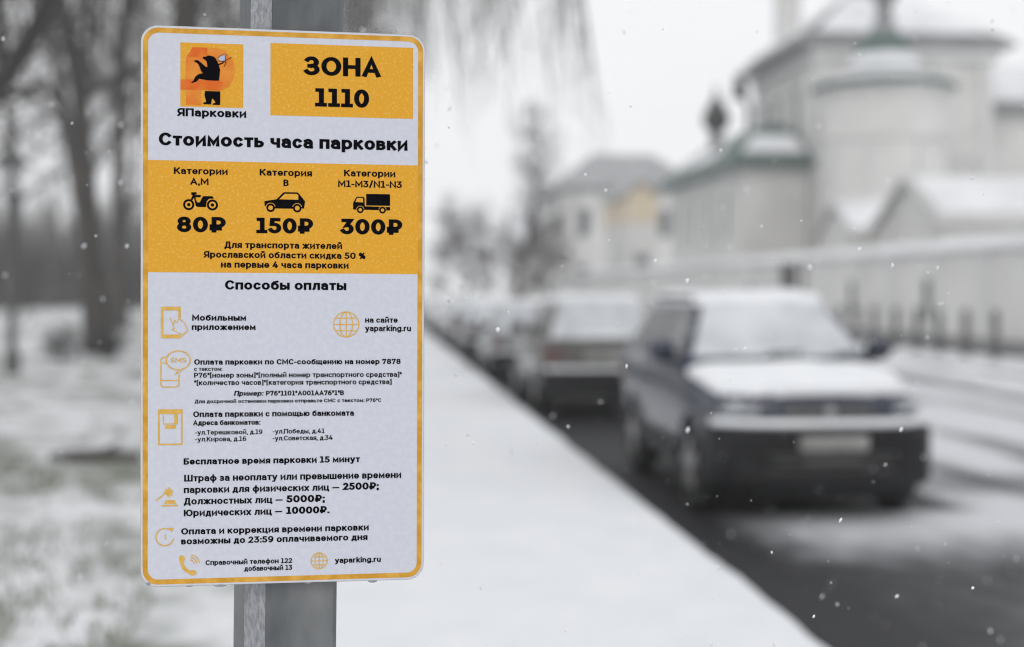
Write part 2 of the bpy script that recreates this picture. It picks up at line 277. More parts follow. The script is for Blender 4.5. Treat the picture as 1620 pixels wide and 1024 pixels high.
# ------------------------------------------------------------------ lettering: a heavy geometric face drawn with strokes
def A(cx, cy, rx, ry, a0, a1): return ('a', cx, cy, rx, ry, a0, a1)
O_ = [A(.5, .5, .5, .5, 90, 450)]
BOWL = [(0, 1), (0, 0), (.5, 0), A(.5, .3, .5, .3, -90, 90), (0, .6)]
GL = {  # glyph: width, height, strokes in the unit box
 'А': (.74, 'C', [[(0, 0), (.5, 1), (1, 0)], [(.2, .28), (.8, .28)]]),
 'Б': (.62, 'C', [[(.92, 1), (0, 1), (0, 0), (.5, 0), A(.5, .29, .5, .29, -90, 90), (0, .58)]]),
 'В': (.62, 'C', [[(0, 0), (0, 1), (.5, 1), A(.5, .765, .43, .235, 90, -90), (.0, .53)], [(.5, .53), A(.52, .265, .48, .265, 90, -90), (0, 0)]]),
 'Д': (.76, 'C', [[(0, -.22), (0, 0), (1, 0), (1, -.22)], [(.14, 0), (.30, .6), (.32, 1), (.86, 1), (.86, 0)]]),
 'З': (.60, 'C', [[A(.45, .745, .48, .255, 145, -90), (.3, .49)], [(.45, .49), A(.45, .255, .55, .255, 85, -150)]]),
 'К': (.66, 'C', [[(0, 0), (0, 1)], [(.98, 1), (.06, .42)], [(.36, .6), (1, 0)]]),
 'М': (.84, 'C', [[(0, 0), (0, 1), (.5, .25), (1, 1), (1, 0)]]),
 'Н': (.70, 'C', [[(0, 0), (0, 1)], [(1, 0), (1, 1)], [(0, .5), (1, .5)]]),
 'О': (.80, 'C', [O_]), 'П': (.70, 'C', [[(0, 0), (0, 1), (1, 1), (1, 0)]]),
 'С': (.70, 'C', [[A(.54, .5, .54, .5, 42, 318)]]), 'Т': (.62, 'C', [[(0, 1), (1, 1)], [(.5, 1), (.5, 0)]]),
 'Ш': (.98, 'C', [[(0, 1), (0, 0), (1, 0), (1, 1)], [(.5, 0), (.5, 1)]]),
 'Ю': (1.0, 'C', [[(0, 0), (0, 1)], [(0, .5), (.3, .5)], [A(.65, .5, .35, .5, 90, 450)]]),
 'Я': (.64, 'C', [[(1, 0), (1, 1), (.45, 1), A(.45, .68, .45, .32, 90, 270), (1, .36)], [(.5, .36), (0, 0)]]),
 'P': (.62, 'C', [[(0, 0), (0, 1), (.5, 1), A(.5, .69, .5, .31, 90, -90), (0, .38)]]),
 'N': (.72, 'C', [[(0, 0), (0, 1), (1, 0), (1, 1)]]),
 'S': (.58, 'C', [[A(.5, .745, .47, .255, 38, 270), A(.5, .245, .5, .245, 90, -142)]]),
 '0': (.66, 'C', [O_]), '1': (.50, 'C', [[(.04, 1), (.56, 1), (.56, 0)], [(0, 0), (1, 0)]]),
 '2': (.58, 'C', [[A(.47, .70, .47, .30, 155, -25), (0, 0), (1, 0)]]),
 '3': (.58, 'C', [[(.06, 1), (.9, 1), (.42, .58), A(.44, .30, .56, .30, 80, -150)]]),
 '4': (.66, 'C', [[(.58, 1), (0, .24), (1, .24)], [(.72, .52), (.72, 0)]]),
 '5': (.58, 'C', [[(.9, 1), (.16, 1), (.1, .60), (.42, .60), A(.44, .30, .56, .30, 90, -150)]]),
 '6': (.62, 'C', [[A(.5, .31, .5, .31, 180, 540)], [(0, .31), A(.62, .42, .62, .58, 180, 72)]]),
 '7': (.58, 'C', [[(0, .82), (0, 1), (1, 1), (.35, 0)]]),
 '8': (.62, 'C', [[A(.5, .77, .44, .23, 90, 450)], [A(.5, .27, .5, .27, 90, 450)]]),
 '9': (.62, 'C', [[A(.5, .69, .5, .31, 0, 360)], [(1, .69), A(.38, .58, .62, .58, 0, -108)]]),
 '₽': (.72, 'C', [[(.18, 0), (.18, 1), (.58, 1), A(.58, .695, .42, .305, 90, -90), (0, .39)], [(0, .17), (.66, .17)]]),
 'а': (.54, 'L', [[(.06, .86), A(.5, .62, .46, .38, 140, 0), (.98, 0)], [(.98, .58), (.42, .58), A(.42, .29, .42, .29, 90, 270), (.98, .08)]]),
 'б': (.60, 'L', [[A(.5, .47, .5, .47, 180, 540)], [(0, .47), (.05, .95), (.3, 1.22), (.92, 1.36)]]),
 'в': (.53, 'L', [[(0, 0), (0, 1), (.5, 1), A(.5, .77, .40, .23, 90, -90), (0, .54)], [(.5, .54), A(.55, .27, .45, .27, 90, -90), (0, 0)]]),
 'г': (.40, 'L', [[(0, 0), (0, 1), (1, 1)]]), 'д': (.62, 'L', [[(0, -.24), (0, 0), (1, 0), (1, -.24)], [(.14, 0), (.30, .6), (.32, 1), (.86, 1), (.86, 0)]]),
 'е': (.58, 'L', [[(0, .48), (1, .48), A(.5, .5, .5, .5, 0, 318)]]),
 'ж': (.82, 'L', [[(.5, 0), (.5, 1)], [(0, 1), (.44, .5), (0, 0)], [(1, 1), (.56, .5), (1, 0)]]),
 'з': (.48, 'L', [[A(.45, .75, .48, .25, 150, -90), (.3, .5)], [(.45, .5), A(.45, .25, .55, .25, 90, -150)]]),
 'и': (.58, 'L', [[(0, 1), (0, 0), (1, 1), (1, 0)]]), 'й': (.58, 'L', [[(0, 1), (0, 0), (1, 1), (1, 0)], [A(.5, 1.52, .25, .17, 180, 360)]]),
 'к': (.54, 'L', [[(0, 0), (0, 1)], [(.96, 1), (.06, .44)], [(.34, .6), (1, 0)]]),
 'л': (.58, 'L', [[(0, 0), (.14, .12), (.28, 1), (1, 1), (1, 0)]]), 'м': (.68, 'L', [[(0, 0), (0, 1), (.5, .2), (1, 1), (1, 0)]]),
 'н': (.57, 'L', [[(0, 0), (0, 1)], [(1, 0), (1, 1)], [(0, .5), (1, .5)]]), 'о': (.61, 'L', [O_]),
 'п': (.57, 'L', [[(0, 0), (0, 1), (1, 1), (1, 0)]]), 'р': (.61, 'L', [[(0, 1), (0, -.42)], O_]),
 'с': (.54, 'L', [[A(.54, .5, .54, .5, 42, 318)]]), 'т': (.50, 'L', [[(0, 1), (1, 1)], [(.5, 1), (.5, 0)]]),
 'у': (.58, 'L', [[(0, 1), (.5, .03)], [(1, 1), (.46, -.28), (.32, -.42), (.02, -.42)]]),
 'ф': (.76, 'L', [[(.5, -.42), (.5, 1.4)], O_]), 'х': (.54, 'L', [[(0, 1), (1, 0)], [(0, 0), (1, 1)]]),
 'ц': (.62, 'L', [[(0, 1), (0, 0), (1.02, 0), (1.02, -.25)], [(.84, 0), (.84, 1)]]),
 'ч': (.54, 'L', [[(0, 1), (0, .72), A(.42, .72, .42, .3, 180, 270), (1, .42)], [(1, 0), (1, 1)]]),
 'ш': (.82, 'L', [[(0, 1), (0, 0), (1, 0), (1, 1)], [(.5, 0), (.5, 1)]]),
 'щ': (.86, 'L', [[(0, 1), (0, 0), (1.03, 0), (1.03, -.25)], [(.46, 0), (.46, 1)], [(.92, 0), (.92, 1)]]),
 'ы': (.74, 'L', [[(0, 1), (0, 0), (.38, 0), A(.38, .3, .24, .3, -90, 90), (0, .6)], [(1, 0), (1, 1)]]),
 'ь': (.53, 'L', [BOWL]), 'ю': (.80, 'L', [[(0, 0), (0, 1)], [(0, .5), (.3, .5)], [A(.65, .5, .35, .5, 90, 450)]]),
 'я': (.53, 'L', [[(1, 0), (1, 1), (.45, 1), A(.45, .68, .45, .32, 90, 270), (1, .36)], [(.5, .36), (0, 0)]]),
 'r': (.38, 'L', [[(0, 0), (0, 1)], [(0, .5), A(.9, .5, .9, .5, 170, 95)]]), 'k': (.54, 'L', [[(0, 0), (0, 1.45)], [(.96, 1), (.06, .44)], [(.34, .6), (1, 0)]]),
 'i': (0, 'L', [[(.5, 0), (.5, 1)], [(.5, 1.42), (.5, 1.46)]]), 'n': (.57, 'L', [[(0, 0), (0, 1)], [(0, .5), A(.5, .5, .5, .5, 180, 0), (1, 0)]]),
 'g': (.61, 'L', [O_, [(1, 1), (1, -.05), A(.5, -.05, .5, .36, 0, -145)]]), 'u': (.57, 'L', [[(0, 1), (0, .5), A(.5, .5, .5, .5, 180, 360), (1, 1)], [(1, 0), (1, .5)]]),
 '.': (0, 'L', [[(.5, 0), (.5, .02)]]), ':': (0, 'L', [[(.5, 0), (.5, .02)], [(.5, .88), (.5, .9)]]),
 ',': (0, 'L', [[(.5, .02), (.3, -.24)]]), ';': (0, 'L', [[(.5, .02), (.3, -.24)], [(.5, .88), (.5, .9)]]),
 '*': (.30, 'C', [[(.5, 1), (.5, .62)], [(0, .92), (1, .70)], [(0, .70), (1, .92)]]),
 '[': (.26, 'C', [[(1, 1.08), (0, 1.08), (0, -.15), (1, -.15)]]), ']': (.26, 'C', [[(0, 1.08), (1, 1.08), (1, -.15), (0, -.15)]]),
 '/': (.42, 'C', [[(0, -.08), (1, 1.08)]]), '—': (.80, 'C', [[(0, .40), (1, .40)]]), '-': (.32, 'C', [[(0, .38), (1, .38)]]),
 '%': (.80, 'C', [[(.2, 0), (.8, 1)], [A(.18, .75, .18, .25, 90, 450)], [A(.82, .25, .18, .25, 90, 450)]])}
for a_, b_ in (('A', 'А'), ('M', 'М'), ('B', 'В'), ('C', 'С'), ('y', 'у'), ('a', 'а'), ('p', 'р')): GL[a_] = GL[b_]

def flat(path, k=9):
    out = []
    for q in path:
        if q[0] == 'a':
            _, cx, cy, rx, ry, a0, a1 = q; n = max(3, int(abs(a1-a0)/90*k))
            pts = [(cx+rx*math.cos(R(a0+(a1-a0)*i/n)), cy+ry*math.sin(R(a0+(a1-a0)*i/n))) for i in range(n+1)]
        else: pts = [q]
        for p in pts:
            if not out or math.hypot(p[0]-out[-1][0], p[1]-out[-1][1]) > 1e-4: out.append(p)
    return out

CON = 1.38
class Print:
    """flat shapes of one printed block, in millimetres on the panel"""
    def __init__(s, z): s.v = []; s.f = []; s.z = z
    def add(s, pts, faces):
        k = len(s.v); s.v += [(x, y, s.z) for x, y in pts]; s.f += [tuple(k+i for i in f) for f in faces]; s.z += .0006
    def poly(s, pts):
        tri = tessellate_polygon([[Vector((x, y, 0)) for x, y in pts]])
        out = []
        for t in tri:
            (ax, ay), (bx, by), (cx, cy) = (pts[i] for i in t)
            out.append(tuple(t) if (bx-ax)*(cy-ay)-(by-ay)*(cx-ax) > 0 else tuple(reversed(t)))
        s.add(pts, out); return s
    def rect(s, x0, y0, x1, y1): return s.poly([(x0, y0), (x1, y0), (x1, y1), (x0, y1)])
    def disc(s, cx, cy, rx, ry=None, n=28): return s.poly([(cx+rx*math.cos(2*math.pi*i/n), cy+(ry or rx)*math.sin(2*math.pi*i/n)) for i in range(n)])
    def stroke(s, pts, t, cap=True, sx=1.0):
        """mitred stroke of width t (t*sx across vertical stems)"""
        P = [Vector((x, y)) for x, y in pts]
        if len(P) < 2: return s
        closed = (P[0]-P[-1]).length < 1e-3
        if closed: P = P[:-1]
        n = len(P); L = []; Rr = []
        if cap and not closed:
            P[0] = P[0]-(P[1]-P[0]).normalized()*t/2; P[-1] = P[-1]+(P[-1]-P[-2]).normalized()*t/2
        for i in range(n):
            a = (P[i]-P[i-1]).normalized() if (i > 0 or closed) else None
            b = (P[(i+1) % n]-P[i]).normalized() if (i < n-1 or closed) else None
            a = a or b; b = b or a
            na, nb = Vector((-a.y, a.x)), Vector((-b.y, b.x)); m = na+nb
            if m.length < .3: m = na
            m.normalize(); k = min(1/max(.25, m.dot(na)), 2.4)
            L.append(P[i]+m*t/2*k); Rr.append(P[i]-m*t/2*k)
        pts2 = [tuple(q) for q in L+Rr]; fs = []
        for i in range(n if closed else n-1):
            j = (i+1) % n; fs.append((n+i, n+j, j, i))
        s.add(pts2, fs); return s
    def arc(s, cx, cy, rx, ry, a0, a1, t): return s.stroke(flat([A(cx, cy, rx, ry, a0, a1)]), t, cap=abs(a1-a0) < 359)
    def text(s, body, x0, x1, y, cap, wt, slant=0.0):
        wt = wt*((1.34 if cap < 6.5 else 1.47) if wt < .152 else 1.32 if wt < .165 else .96); t = wt; H = {'C': .70, 'L': .545}; pen = 0.0; items = []
        for ch in body:
            if ch == ' ': pen += .32; continue
            wd, h, paths = GL[ch]; wd = max(wd + (wt-.12)*.5 if wd else 0, t); hh = H[h]
            if ch == '1' and cap < 20: pass
            for p in paths:
                th = t/CON; items.append([(pen+t/2+px*(wd-t), th/2+py*(hh-th)) for px, py in flat(p)])
            pen += wd + .09 - (.02 if ch in 'Тгт' else 0)
        pen -= .09
        ky = cap/.70; kx = (x1-x0)/pen
        # the stroke keeps the weight of the height; widths are fitted
        for pts in items:
            k0 = len(s.v); s.stroke([(x0+px*kx+slant*py*ky, (y+py*ky)*CON) for px, py in pts], t*ky*(.5+.5*min(1.15, kx/ky)))
            s.v[k0:] = [(a, b_/CON, c) for a, b_, c in s.v[k0:]]     # level strokes come out thinner than upright ones
        return s
    def build(s, name, m, parent):
        me = bpy.data.meshes.new(name); me.from_pydata([(x/1000, y/1000, z/1000) for x, y, z in s.v], [], s.f); me.update()
        return link_mesh(name, me, m, parent)

def rrect(x, y, r, n=8):
    out = []
    for cx, cy, a in ((x-r, y-r, 0), (-x+r, y-r, 90), (-x+r, -y+r, 180), (x-r, -y+r, 270)):
        for i in range(n+1): out.append((cx+r*math.cos(R(a+90*i/n)), cy+r*math.sin(R(a+90*i/n))))
    return out

# ------------------------------------------------------------------ the parking sign (panel 354 x 700 mm)
sign = empty('parking_sign')
tag(sign, 'white and yellow parking tariff sign with black lettering fixed to the grey pole', 'sign')
_a, _b, _c = -0.171812, 0.0110611, 0.0017257
_M = Matrix.Rotation(_a, 3, 'Y') @ Matrix.Rotation(_b, 3, 'X') @ Matrix.Rotation(_c, 3, 'Z')   # panel turned a little to the road
_ex, _ey, _ez = (_M.col[0].copy(), -_M.col[1], -_M.col[2])
def cam2w(v): return RT*v.x - UP*v.y + FW*v.z
_o = C0 + cam2w(Vector((-.287537, -.0207515, 1.800106)))
_wx, _wy, _wz = cam2w(_ex), cam2w(_ey), cam2w(_ez)
sign.matrix_world = Matrix(((_wx.x, _wy.x, _wz.x, _o.x), (_wx.y, _wy.y, _wz.y, _o.y), (_wx.z, _wy.z, _wz.z, _o.z), (0, 0, 0, 1)))
mm = .001
b = MB(); b.rings([[(x*mm, y*mm, z*mm) for x, y in rrect(177.2-e, 350-e, 21)] for z, e in ((-2.2, .6), (-1.9, 0), (-.3, 0), (0, .3))])
plate = b.build('panel', M['plate'], sign)
b = MB(); b.rings([[(x*mm, y*mm, z*mm) for x, y in rrect(177.6, 350.4, 21)] for z in (-1.7, -.9)], cap=False); b.build('edge_trim', M['edge'], sign)
p = Print(.15); p.poly(rrect(176.4, 349.2, 20)); p.build('white_film', M['film'], sign)
oo, ii = rrect(174.6, 347.2, 18.5), rrect(168.4, 341, 13)
p = Print(.30); n_ = len(oo); p.add(oo+ii, [(i, (i+1) % n_, n_+(i+1) % n_, n_+i) for i in range(n_)]); p.build('border', M['border'], sign)
p = Print(.30); p.rect(-168.3, 43, 168.3, 182.5); p.build('price_band', M['yellow'], sign)
p = Print(.30); p.rect(-18.5, 242, 162, 333); p.build('zone_field', M['yellow'], sign)
for t_ in [
("ЗОНА",24.0,120.0,293.8,24.2,0.215),("1110",37.8,105.3,254.3,23.8,0.225),("ЯПарковки",-132.9,-48.4,237.9,10.1,0.135),
("Стоимость часа парковки",-155.2,155.0,201.0,16.1,0.16),
("Категории",-137.0,-71.2,165.7,8.4,0.13),("А,М",-117.1,-94.6,152.6,8.4,0.13),("Категория",-31.6,33.7,165.7,8.5,0.13),("В",-1.9,4.4,152.9,8.5,0.14),
("Категории",74.1,139.5,166.8,8.6,0.13),("M1-M3/N1-N3",66.6,147.9,153.1,8.6,0.13),
("80₽",-133.0,-73.6,93.1,19.7,0.235),("150₽",-35.4,35.0,92.9,19.9,0.235),("300₽",70.5,148.4,92.9,20.1,0.235),
("Для транспорта жителей",-75.0,71.9,74.0,8.3,0.135),("Ярославской области скидка 50 %",-100.3,101.5,61.6,8.3,0.135),("на первые 4 часа парковки",-79.3,80.1,49.3,8.3,0.135),
("Способы оплаты",-74.2,77.3,21.8,11.8,0.14),
("Мобильным",-114.6,-48.2,-17.4,7.5,0.14),("приложением",-115.0,-36.4,-29.1,7.5,0.14),("на сайте",101.4,142.9,-19.6,7.2,0.13),("yaparking.ru",101.5,160.0,-30.5,7.4,0.13),
("Оплата парковки по СМС-сообщению на номер 7878",-112.0,146.9,-72.6,6.9,0.135),("с текстом:",-112.0,-77.5,-80.5,5.2,0.125),
("P76*[номер зоны]*[полный номер транспортного средства]*",-112.0,148.4,-89.0,6.4,0.13),("*[количество часов]*[категория транспортного средства]",-112.0,135.4,-98.4,6.4,0.13),
("Пример:",-63.1,-27.0,-112.1,6.4,0.15),("P76*1101*A001AA76*1*B",-23.2,74.5,-112.1,6.4,0.15),
("Для досрочной остановки парковки отправьте СМС с текстом: P76*C",-111.3,122.3,-121.0,4.7,0.14),
("Оплата парковки с помощью банкомата",-113.1,87.4,-138.4,7.4,0.135),("Адреса банкоматов:",-113.1,-30.3,-148.7,6.6,0.135),
("-ул.Терешковой, д.19",-110.8,-27.7,-160.5,5.9,0.125),("-ул.Победы, д.41",-14.9,50.2,-160.2,5.9,0.125),("-ул.Кирова, д.16",-110.8,-47.7,-169.0,5.9,0.125),("-ул.Советская, д.34",-14.9,60.4,-168.9,6.0,0.125),
("Бесплатное время парковки 15 минут",-124.7,95.0,-197.8,8.1,0.14),("Штраф за неоплату или превышение времени",-124.0,148.0,-219.0,8.6,0.13),
("парковки для физических лиц —",-124.4,68.9,-233.5,8.5,0.13),("2500₽;",73.8,119.2,-233.2,9.4,0.235),("Должностных лиц —",-124.4,-2.4,-247.9,8.5,0.13),("5000₽;",2.8,50.6,-247.8,9.3,0.235),
("Юридических лиц —",-124.4,-3.0,-262.6,8.5,0.13),("10000₽.",2.4,56.6,-262.4,9.3,0.235),
("Оплата и коррекция времени парковки",-127.6,106.6,-285.4,8.1,0.135),("возможны до 23:59 оплачиваемого дня",-127.6,105.0,-297.8,8.1,0.135),
("Справочный телефон 122",-97.7,9.8,-324.6,6.4,0.135),("добавочный 13",-49.8,9.8,-333.4,6.4,0.135),("yaparking.ru",63.8,122.1,-326.3,7.0,0.135)]:
    Print(.5).text(*t_, slant=.2 if t_[0] == 'Пример:' else 0).build('lettering', M['ink'], sign)

# emblem: orange square, red P, bear with an axe
def e_(*pts): return [(-129.3+(x-92)/838*77.2, 329.9-(y-92)/833*79.9) for x, y in pts]
em = Print(.30).poly(e_((92, 92), (930, 92), (930, 925), (92, 925))).build('emblem', M['yellow'], sign)
Print(.45).poly(e_((175, 275), (255, 150), (560, 150), (690, 185), (790, 300), (820, 420), (800, 540), (740, 650), (650, 700), (610, 705), (370, 705), (370, 905), (165, 905), (165, 705), (165, 275))).build('emblem_letter', M['red_pale'], em)
Print(.60).poly(e_((175, 275), (255, 150), (450, 150), (450, 275))).build('emblem_patch', M['red'], em); Print(.60).poly(e_((94, 572), (610, 572), (660, 600), (640, 690), (610, 705), (94, 705))).build('emblem_band', M['red'], em)
q = Print(.75)
q.poly(e_((386, 280), (398, 268), (436, 268), (452, 254), (470, 252), (530, 262), (560, 285), (590, 340), (620, 430), (612, 520), (605, 575), (560, 578), (450, 576), (400, 568), (340, 560), (310, 595), (250, 618), (232, 612), (262, 590), (290, 535), (330, 500), (390, 485), (365, 455), (340, 390), (322, 360), (275, 335), (280, 318), (325, 318), (375, 355), (435, 405), (450, 400), (446, 365), (438, 330), (424, 312), (398, 302)))
q.poly(e_((420, 716), (622, 716), (622, 893), (520, 893), (520, 880), (560, 862), (530, 820), (512, 810), (500, 888), (400, 888), (395, 868), (435, 858), (412, 770)))
q.build('emblem_bear', M['ink'], em)
q = Print(.75); q.poly(e_((590, 285), (612, 262), (650, 238), (700, 240), (690, 268), (688, 300), (700, 335), (672, 315), (648, 318), (622, 318)))
q.build('emblem_axe_blade', M['axe'], em)
q = Print(.9); q.stroke(e_((600, 368), (660, 340)), 1.6); q.stroke(e_((665, 325), (770, 266)), .7)
for pts in (((590, 285), (612, 262), (650, 238), (700, 240)), ((590, 318), (645, 322), (672, 315), (700, 345), (672, 388)), ((700, 240), (690, 268), (688, 300), (700, 335))): q.stroke(e_(*pts), .7)
q.build('emblem_axe_outline', M['ink'], em)

# pictograms
def box_map(x0, y0, x1, y1, W, H): return lambda *pts: [(x0+x/W*(x1-x0), y1-y/H*(y1-y0)) for x, y in pts]
k_ = box_map(-126.2, 120.4, -82.6, 143.6, 430, 230)   # motorcycle
q = Print(.5)
for cx in (72, 358):
    c = k_((cx, 158))[0]; q.arc(c[0], c[1], 5.6, 5.6, 0, 360, 2.6); q.disc(c[0], c[1], 2.1)
q.poly(k_((102, 5), (165, 2), (170, 30), (140, 34), (150, 36), (220, 36), (215, 65), (155, 65), (160, 100), (178, 128), (205, 128), (230, 75), (245, 50), (360, 48), (375, 78), (318, 82), (290, 110), (280, 185), (180, 185), (158, 175), (135, 72), (118, 100), (92, 100), (120, 40), (102, 34)))
q.build('motorcycle_pictogram', M['ink'], sign)
k_ = box_map(-25.9, 119.8, 25.3, 145.5, 500, 255)   # car
q = Print(.5); q.poly(k_((2, 118), (150, 92), (230, 8), (245, 2), (400, 2), (415, 8), (498, 112), (485, 205), (440, 200), (410, 165), (370, 180), (350, 208), (130, 208), (115, 170), (75, 155), (35, 180), (5, 182)))
for cx in (78, 402): c = k_((cx, 200))[0]; q.disc(c[0], c[1], 5.4)
pc = q.build('car_pictogram', M['ink'], sign)
q = Print(.7); q.poly(k_((182, 92), (250, 22), (395, 22), (415, 38), (415, 95)))
for cx in (78, 402): c = k_((cx, 200))[0]; q.disc(c[0], c[1], 2.9); q.arc(c[0], c[1], 5.9, 5.9, 20, 160, .7)
q.build('pictogram_window', M['yellow'], pc)
k_ = box_map(85.4, 119.9, 133.1, 145.4, 960, 500)   # lorry
q = Print(.5); q.poly(k_((5, 240), (90, 92), (130, 82), (270, 85), (300, 120), (305, 320), (955, 330), (955, 415), (5, 405))); q.poly(k_((340, 10), (940, 8), (955, 30), (955, 300), (340, 300)))
for cx in (190, 760): c = k_((cx, 410))[0]; q.disc(c[0], c[1], 4.3)
pc = q.build('lorry_pictogram', M['ink'], sign)
q = Print(.7); q.poly(k_((65, 215), (110, 115), (255, 115), (262, 225)))
for cx in (190, 760): c = k_((cx, 410))[0]; q.disc(c[0], c[1], 2.1); q.arc(c[0], c[1], 4.8, 4.8, 15, 165, .6)
q.build('pictogram_window', M['yellow'], pc)
# phone touched by a hand
q = Print(.5); q.rect(-152.7, -39.5, -129, -34.8); q.rect(-152.7, -4.6, -128.4, 0); q.rect(-152.7, -34.8, -149.6, -4.6); q.rect(-131.4, -14, -128.4, -4.6)
q.stroke([(-141.5, -14.5), (-136, -27.5), (-139.5, -28.5), (-126, -35), (-119.8, -30), (-125, -19), (-131, -15), (-133, -20), (-135.5, -17), (-137.5, -22)], 1.1)
q.stroke([(-129, -38.6), (-119.8, -30)], 1.3); q.build('phone_pictogram', M['icon'], sign)
def globe(cx, cy, r, t, m=M['icon']):
    q = Print(.5); q.arc(cx, cy, r, r, 0, 360, t); q.arc(cx, cy, r*.5, r, 0, 360, t); q.stroke([(cx, cy-r), (cx, cy+r)], t, cap=False)
    for dy, h in ((0, 1), (.5, .866), (-.5, .866)): q.stroke([(cx-r*h, cy+dy*r), (cx+r*h, cy+dy*r)], t, cap=False)
    q.build('globe_pictogram', m, sign)
globe(77.4, -21.8, 16, 1.3); globe(43.7, -322.8, 10.2, 1.1)
# message bubble over a phone
q = Print(.5); q.arc(-131.5, -67, 14.6, 11.8, 0, 360, 1.5); q.stroke([(-130.5, -78.8), (-135, -84.5), (-128, -80.5), (-126.5, -78)], 1.3)
q.stroke([(-144.5, -62.8), (-150, -63), (-152.6, -66), (-152.6, -98), (-150, -100.4), (-133, -100.4), (-130.6, -98), (-130.6, -85)], 1.4)
q.stroke([(-152.6, -70.5), (-146, -70.5)], 1.4); q.stroke([(-152.6, -92.2), (-130.6, -92.2)], 1.4)
q.text("SMS", -141.3, -121.5, -69.8, 6.0, .17); q.build('message_pictogram', M['icon'], sign)
# cash machine
q = Print(.5)
q.stroke([(-155, -129.2), (-127, -129.2), (-127, -172), (-155, -172), (-155, -129.2)], 2.0); q.rect(-154, -134, -128, -130.2)
q.stroke([(-149.5, -133.6), (-132.5, -133.6), (-132.5, -146.5), (-149.5, -146.5), (-149.5, -133.6)], 1.2); q.rect(-136.2, -146, -133, -134); q.rect(-147, -152.5, -134.5, -148); q.build('cash_machine_pictogram', M['icon'], sign)
# gavel
q = Print(.5); q.stroke([(-158, -242), (-146.5, -233)], 1.5); q.stroke([(-146.5, -228.5), (-138.5, -236.5)], 1.5); q.stroke([(-149, -231), (-141.5, -239)], 1.0, False); q.stroke([(-143.5, -225.5), (-137, -232)], 1.0, False)
q.poly([(-148, -231), (-143.5, -226.5), (-138, -232.5), (-142.5, -237.5)]); q.poly([(-148.5, -246.5), (-146.5, -242), (-135.5, -242), (-133.8, -246.5)]); q.rect(-151.5, -249.6, -131.5, -247.8); q.build('gavel_pictogram', M['icon'], sign)
# clock with an arrow
q = Print(.5); q.arc(-147.5, -288, 10.8, 10.8, 60, 345, 1.5); q.poly([(-142.5, -276.3), (-136.2, -277.2), (-139.5, -282.6)]); q.stroke([(-147.2, -284.5), (-147.2, -289.5), (-145.6, -291)], 1.2, False); q.build('clock_pictogram', M['icon'], sign)
# telephone handset
q = Print(.5); q.stroke(flat([A(-112.8, -318, 14.2, 15.5, 175, 262)]), 4.2); q.disc(-126.6, -315.8, 3.6, 4.4); q.disc(-113.6, -333.6, 4.8, 3.4)
for r in (4.8, 8.0, 11.2): q.arc(-116.6, -322.4, r, r, 8, 82, 1.3)
q.build('handset_pictogram', M['icon'], sign)
# ice beads frozen on the lower edge, clamps behind
M['ice'] = mat('ice', (.30, .31, .34), .12)
for x, y, rx, ry in ((-80, -350.6, 8, 2.0), (112, -350.8, 6, 2.2), (-167, -345.5, 4, 3), (-118, -350.4, 5, 1.2), (30, -350.5, 4, 1.3)):
    bm = bmesh.new(); bmesh.ops.create_uvsphere(bm, u_segments=12, v_segments=8, radius=1, matrix=Matrix.Translation((x*mm, y*mm, -.001)) @ Matrix.Diagonal((rx*mm, ry*mm, .0016, 1)))
    me = bpy.data.meshes.new('ice_bead'); bm.to_mesh(me); bm.free(); link_mesh('ice_bead', me, M['ice'], sign, True)
for y in (-.22, .22): MB().box(-.12, .12, y-.015, y+.015, -.0165, -.0022).build('bracket', M['zinc'], sign)

# ------------------------------------------------------------------ the pole: a folded galvanised profile
pole = empty('metal_pole')
tag(pole, 'grey galvanised faceted pole that carries the parking sign, leaning slightly', 'pole')
prof = [(.0655, .012), (.0605, .0), (-.0245, .0), (-.053, .020), (-.0665, .062), (-.0665, .105), (-.042, .132), (.048, .132), (.0655, .113)]
_pz = Vector((_wz.x, _wz.y, 0)).normalized(); _px = Vector((_pz.y*-1, _pz.x, 0))*1
if _px.dot(RT) < 0: _px = -_px
def pole_pt(px_, d, z):
    t = (z-1.75)
    c = _o - _pz*.0165 + _px*(.0058+.0147*t)      # lean to the right going up
    p = c + _px*px_ - _pz*d; return (p.x, p.y, z)
def strip(idx, name, m, out=0.0, z0=-.1, z1=3.6):
    return None
b = MB(); b.rings([[pole_pt(x, d, z) for x, d in prof] for z in (-.1, 3.6)]); b.build('post', M['zinc'], pole)
(x1, d1), (x2, d2) = prof[2], prof[3]; nx, nd = -.57*.0006, -.82*.0006
b = MB(); b.rings([[pole_pt(x, d, z) for x, d in ((x1+nx-.001, d1+nd+.0008), (x2+nx+.001, d2+nd-.0008), (x2+.001, d2-.0002), (x1-.001, d1+.0006))] for z in (0, 3.59)]); b.build('worn_facet', M['zinc_worn'], pole)
MB().lathe([(.115, -.1), (.115, .17), (.10, .185)], (_o.x-_pz.x*.08, _o.y-_pz.y*.08, 0), 20).build('base_flange', M['zinc'], pole)

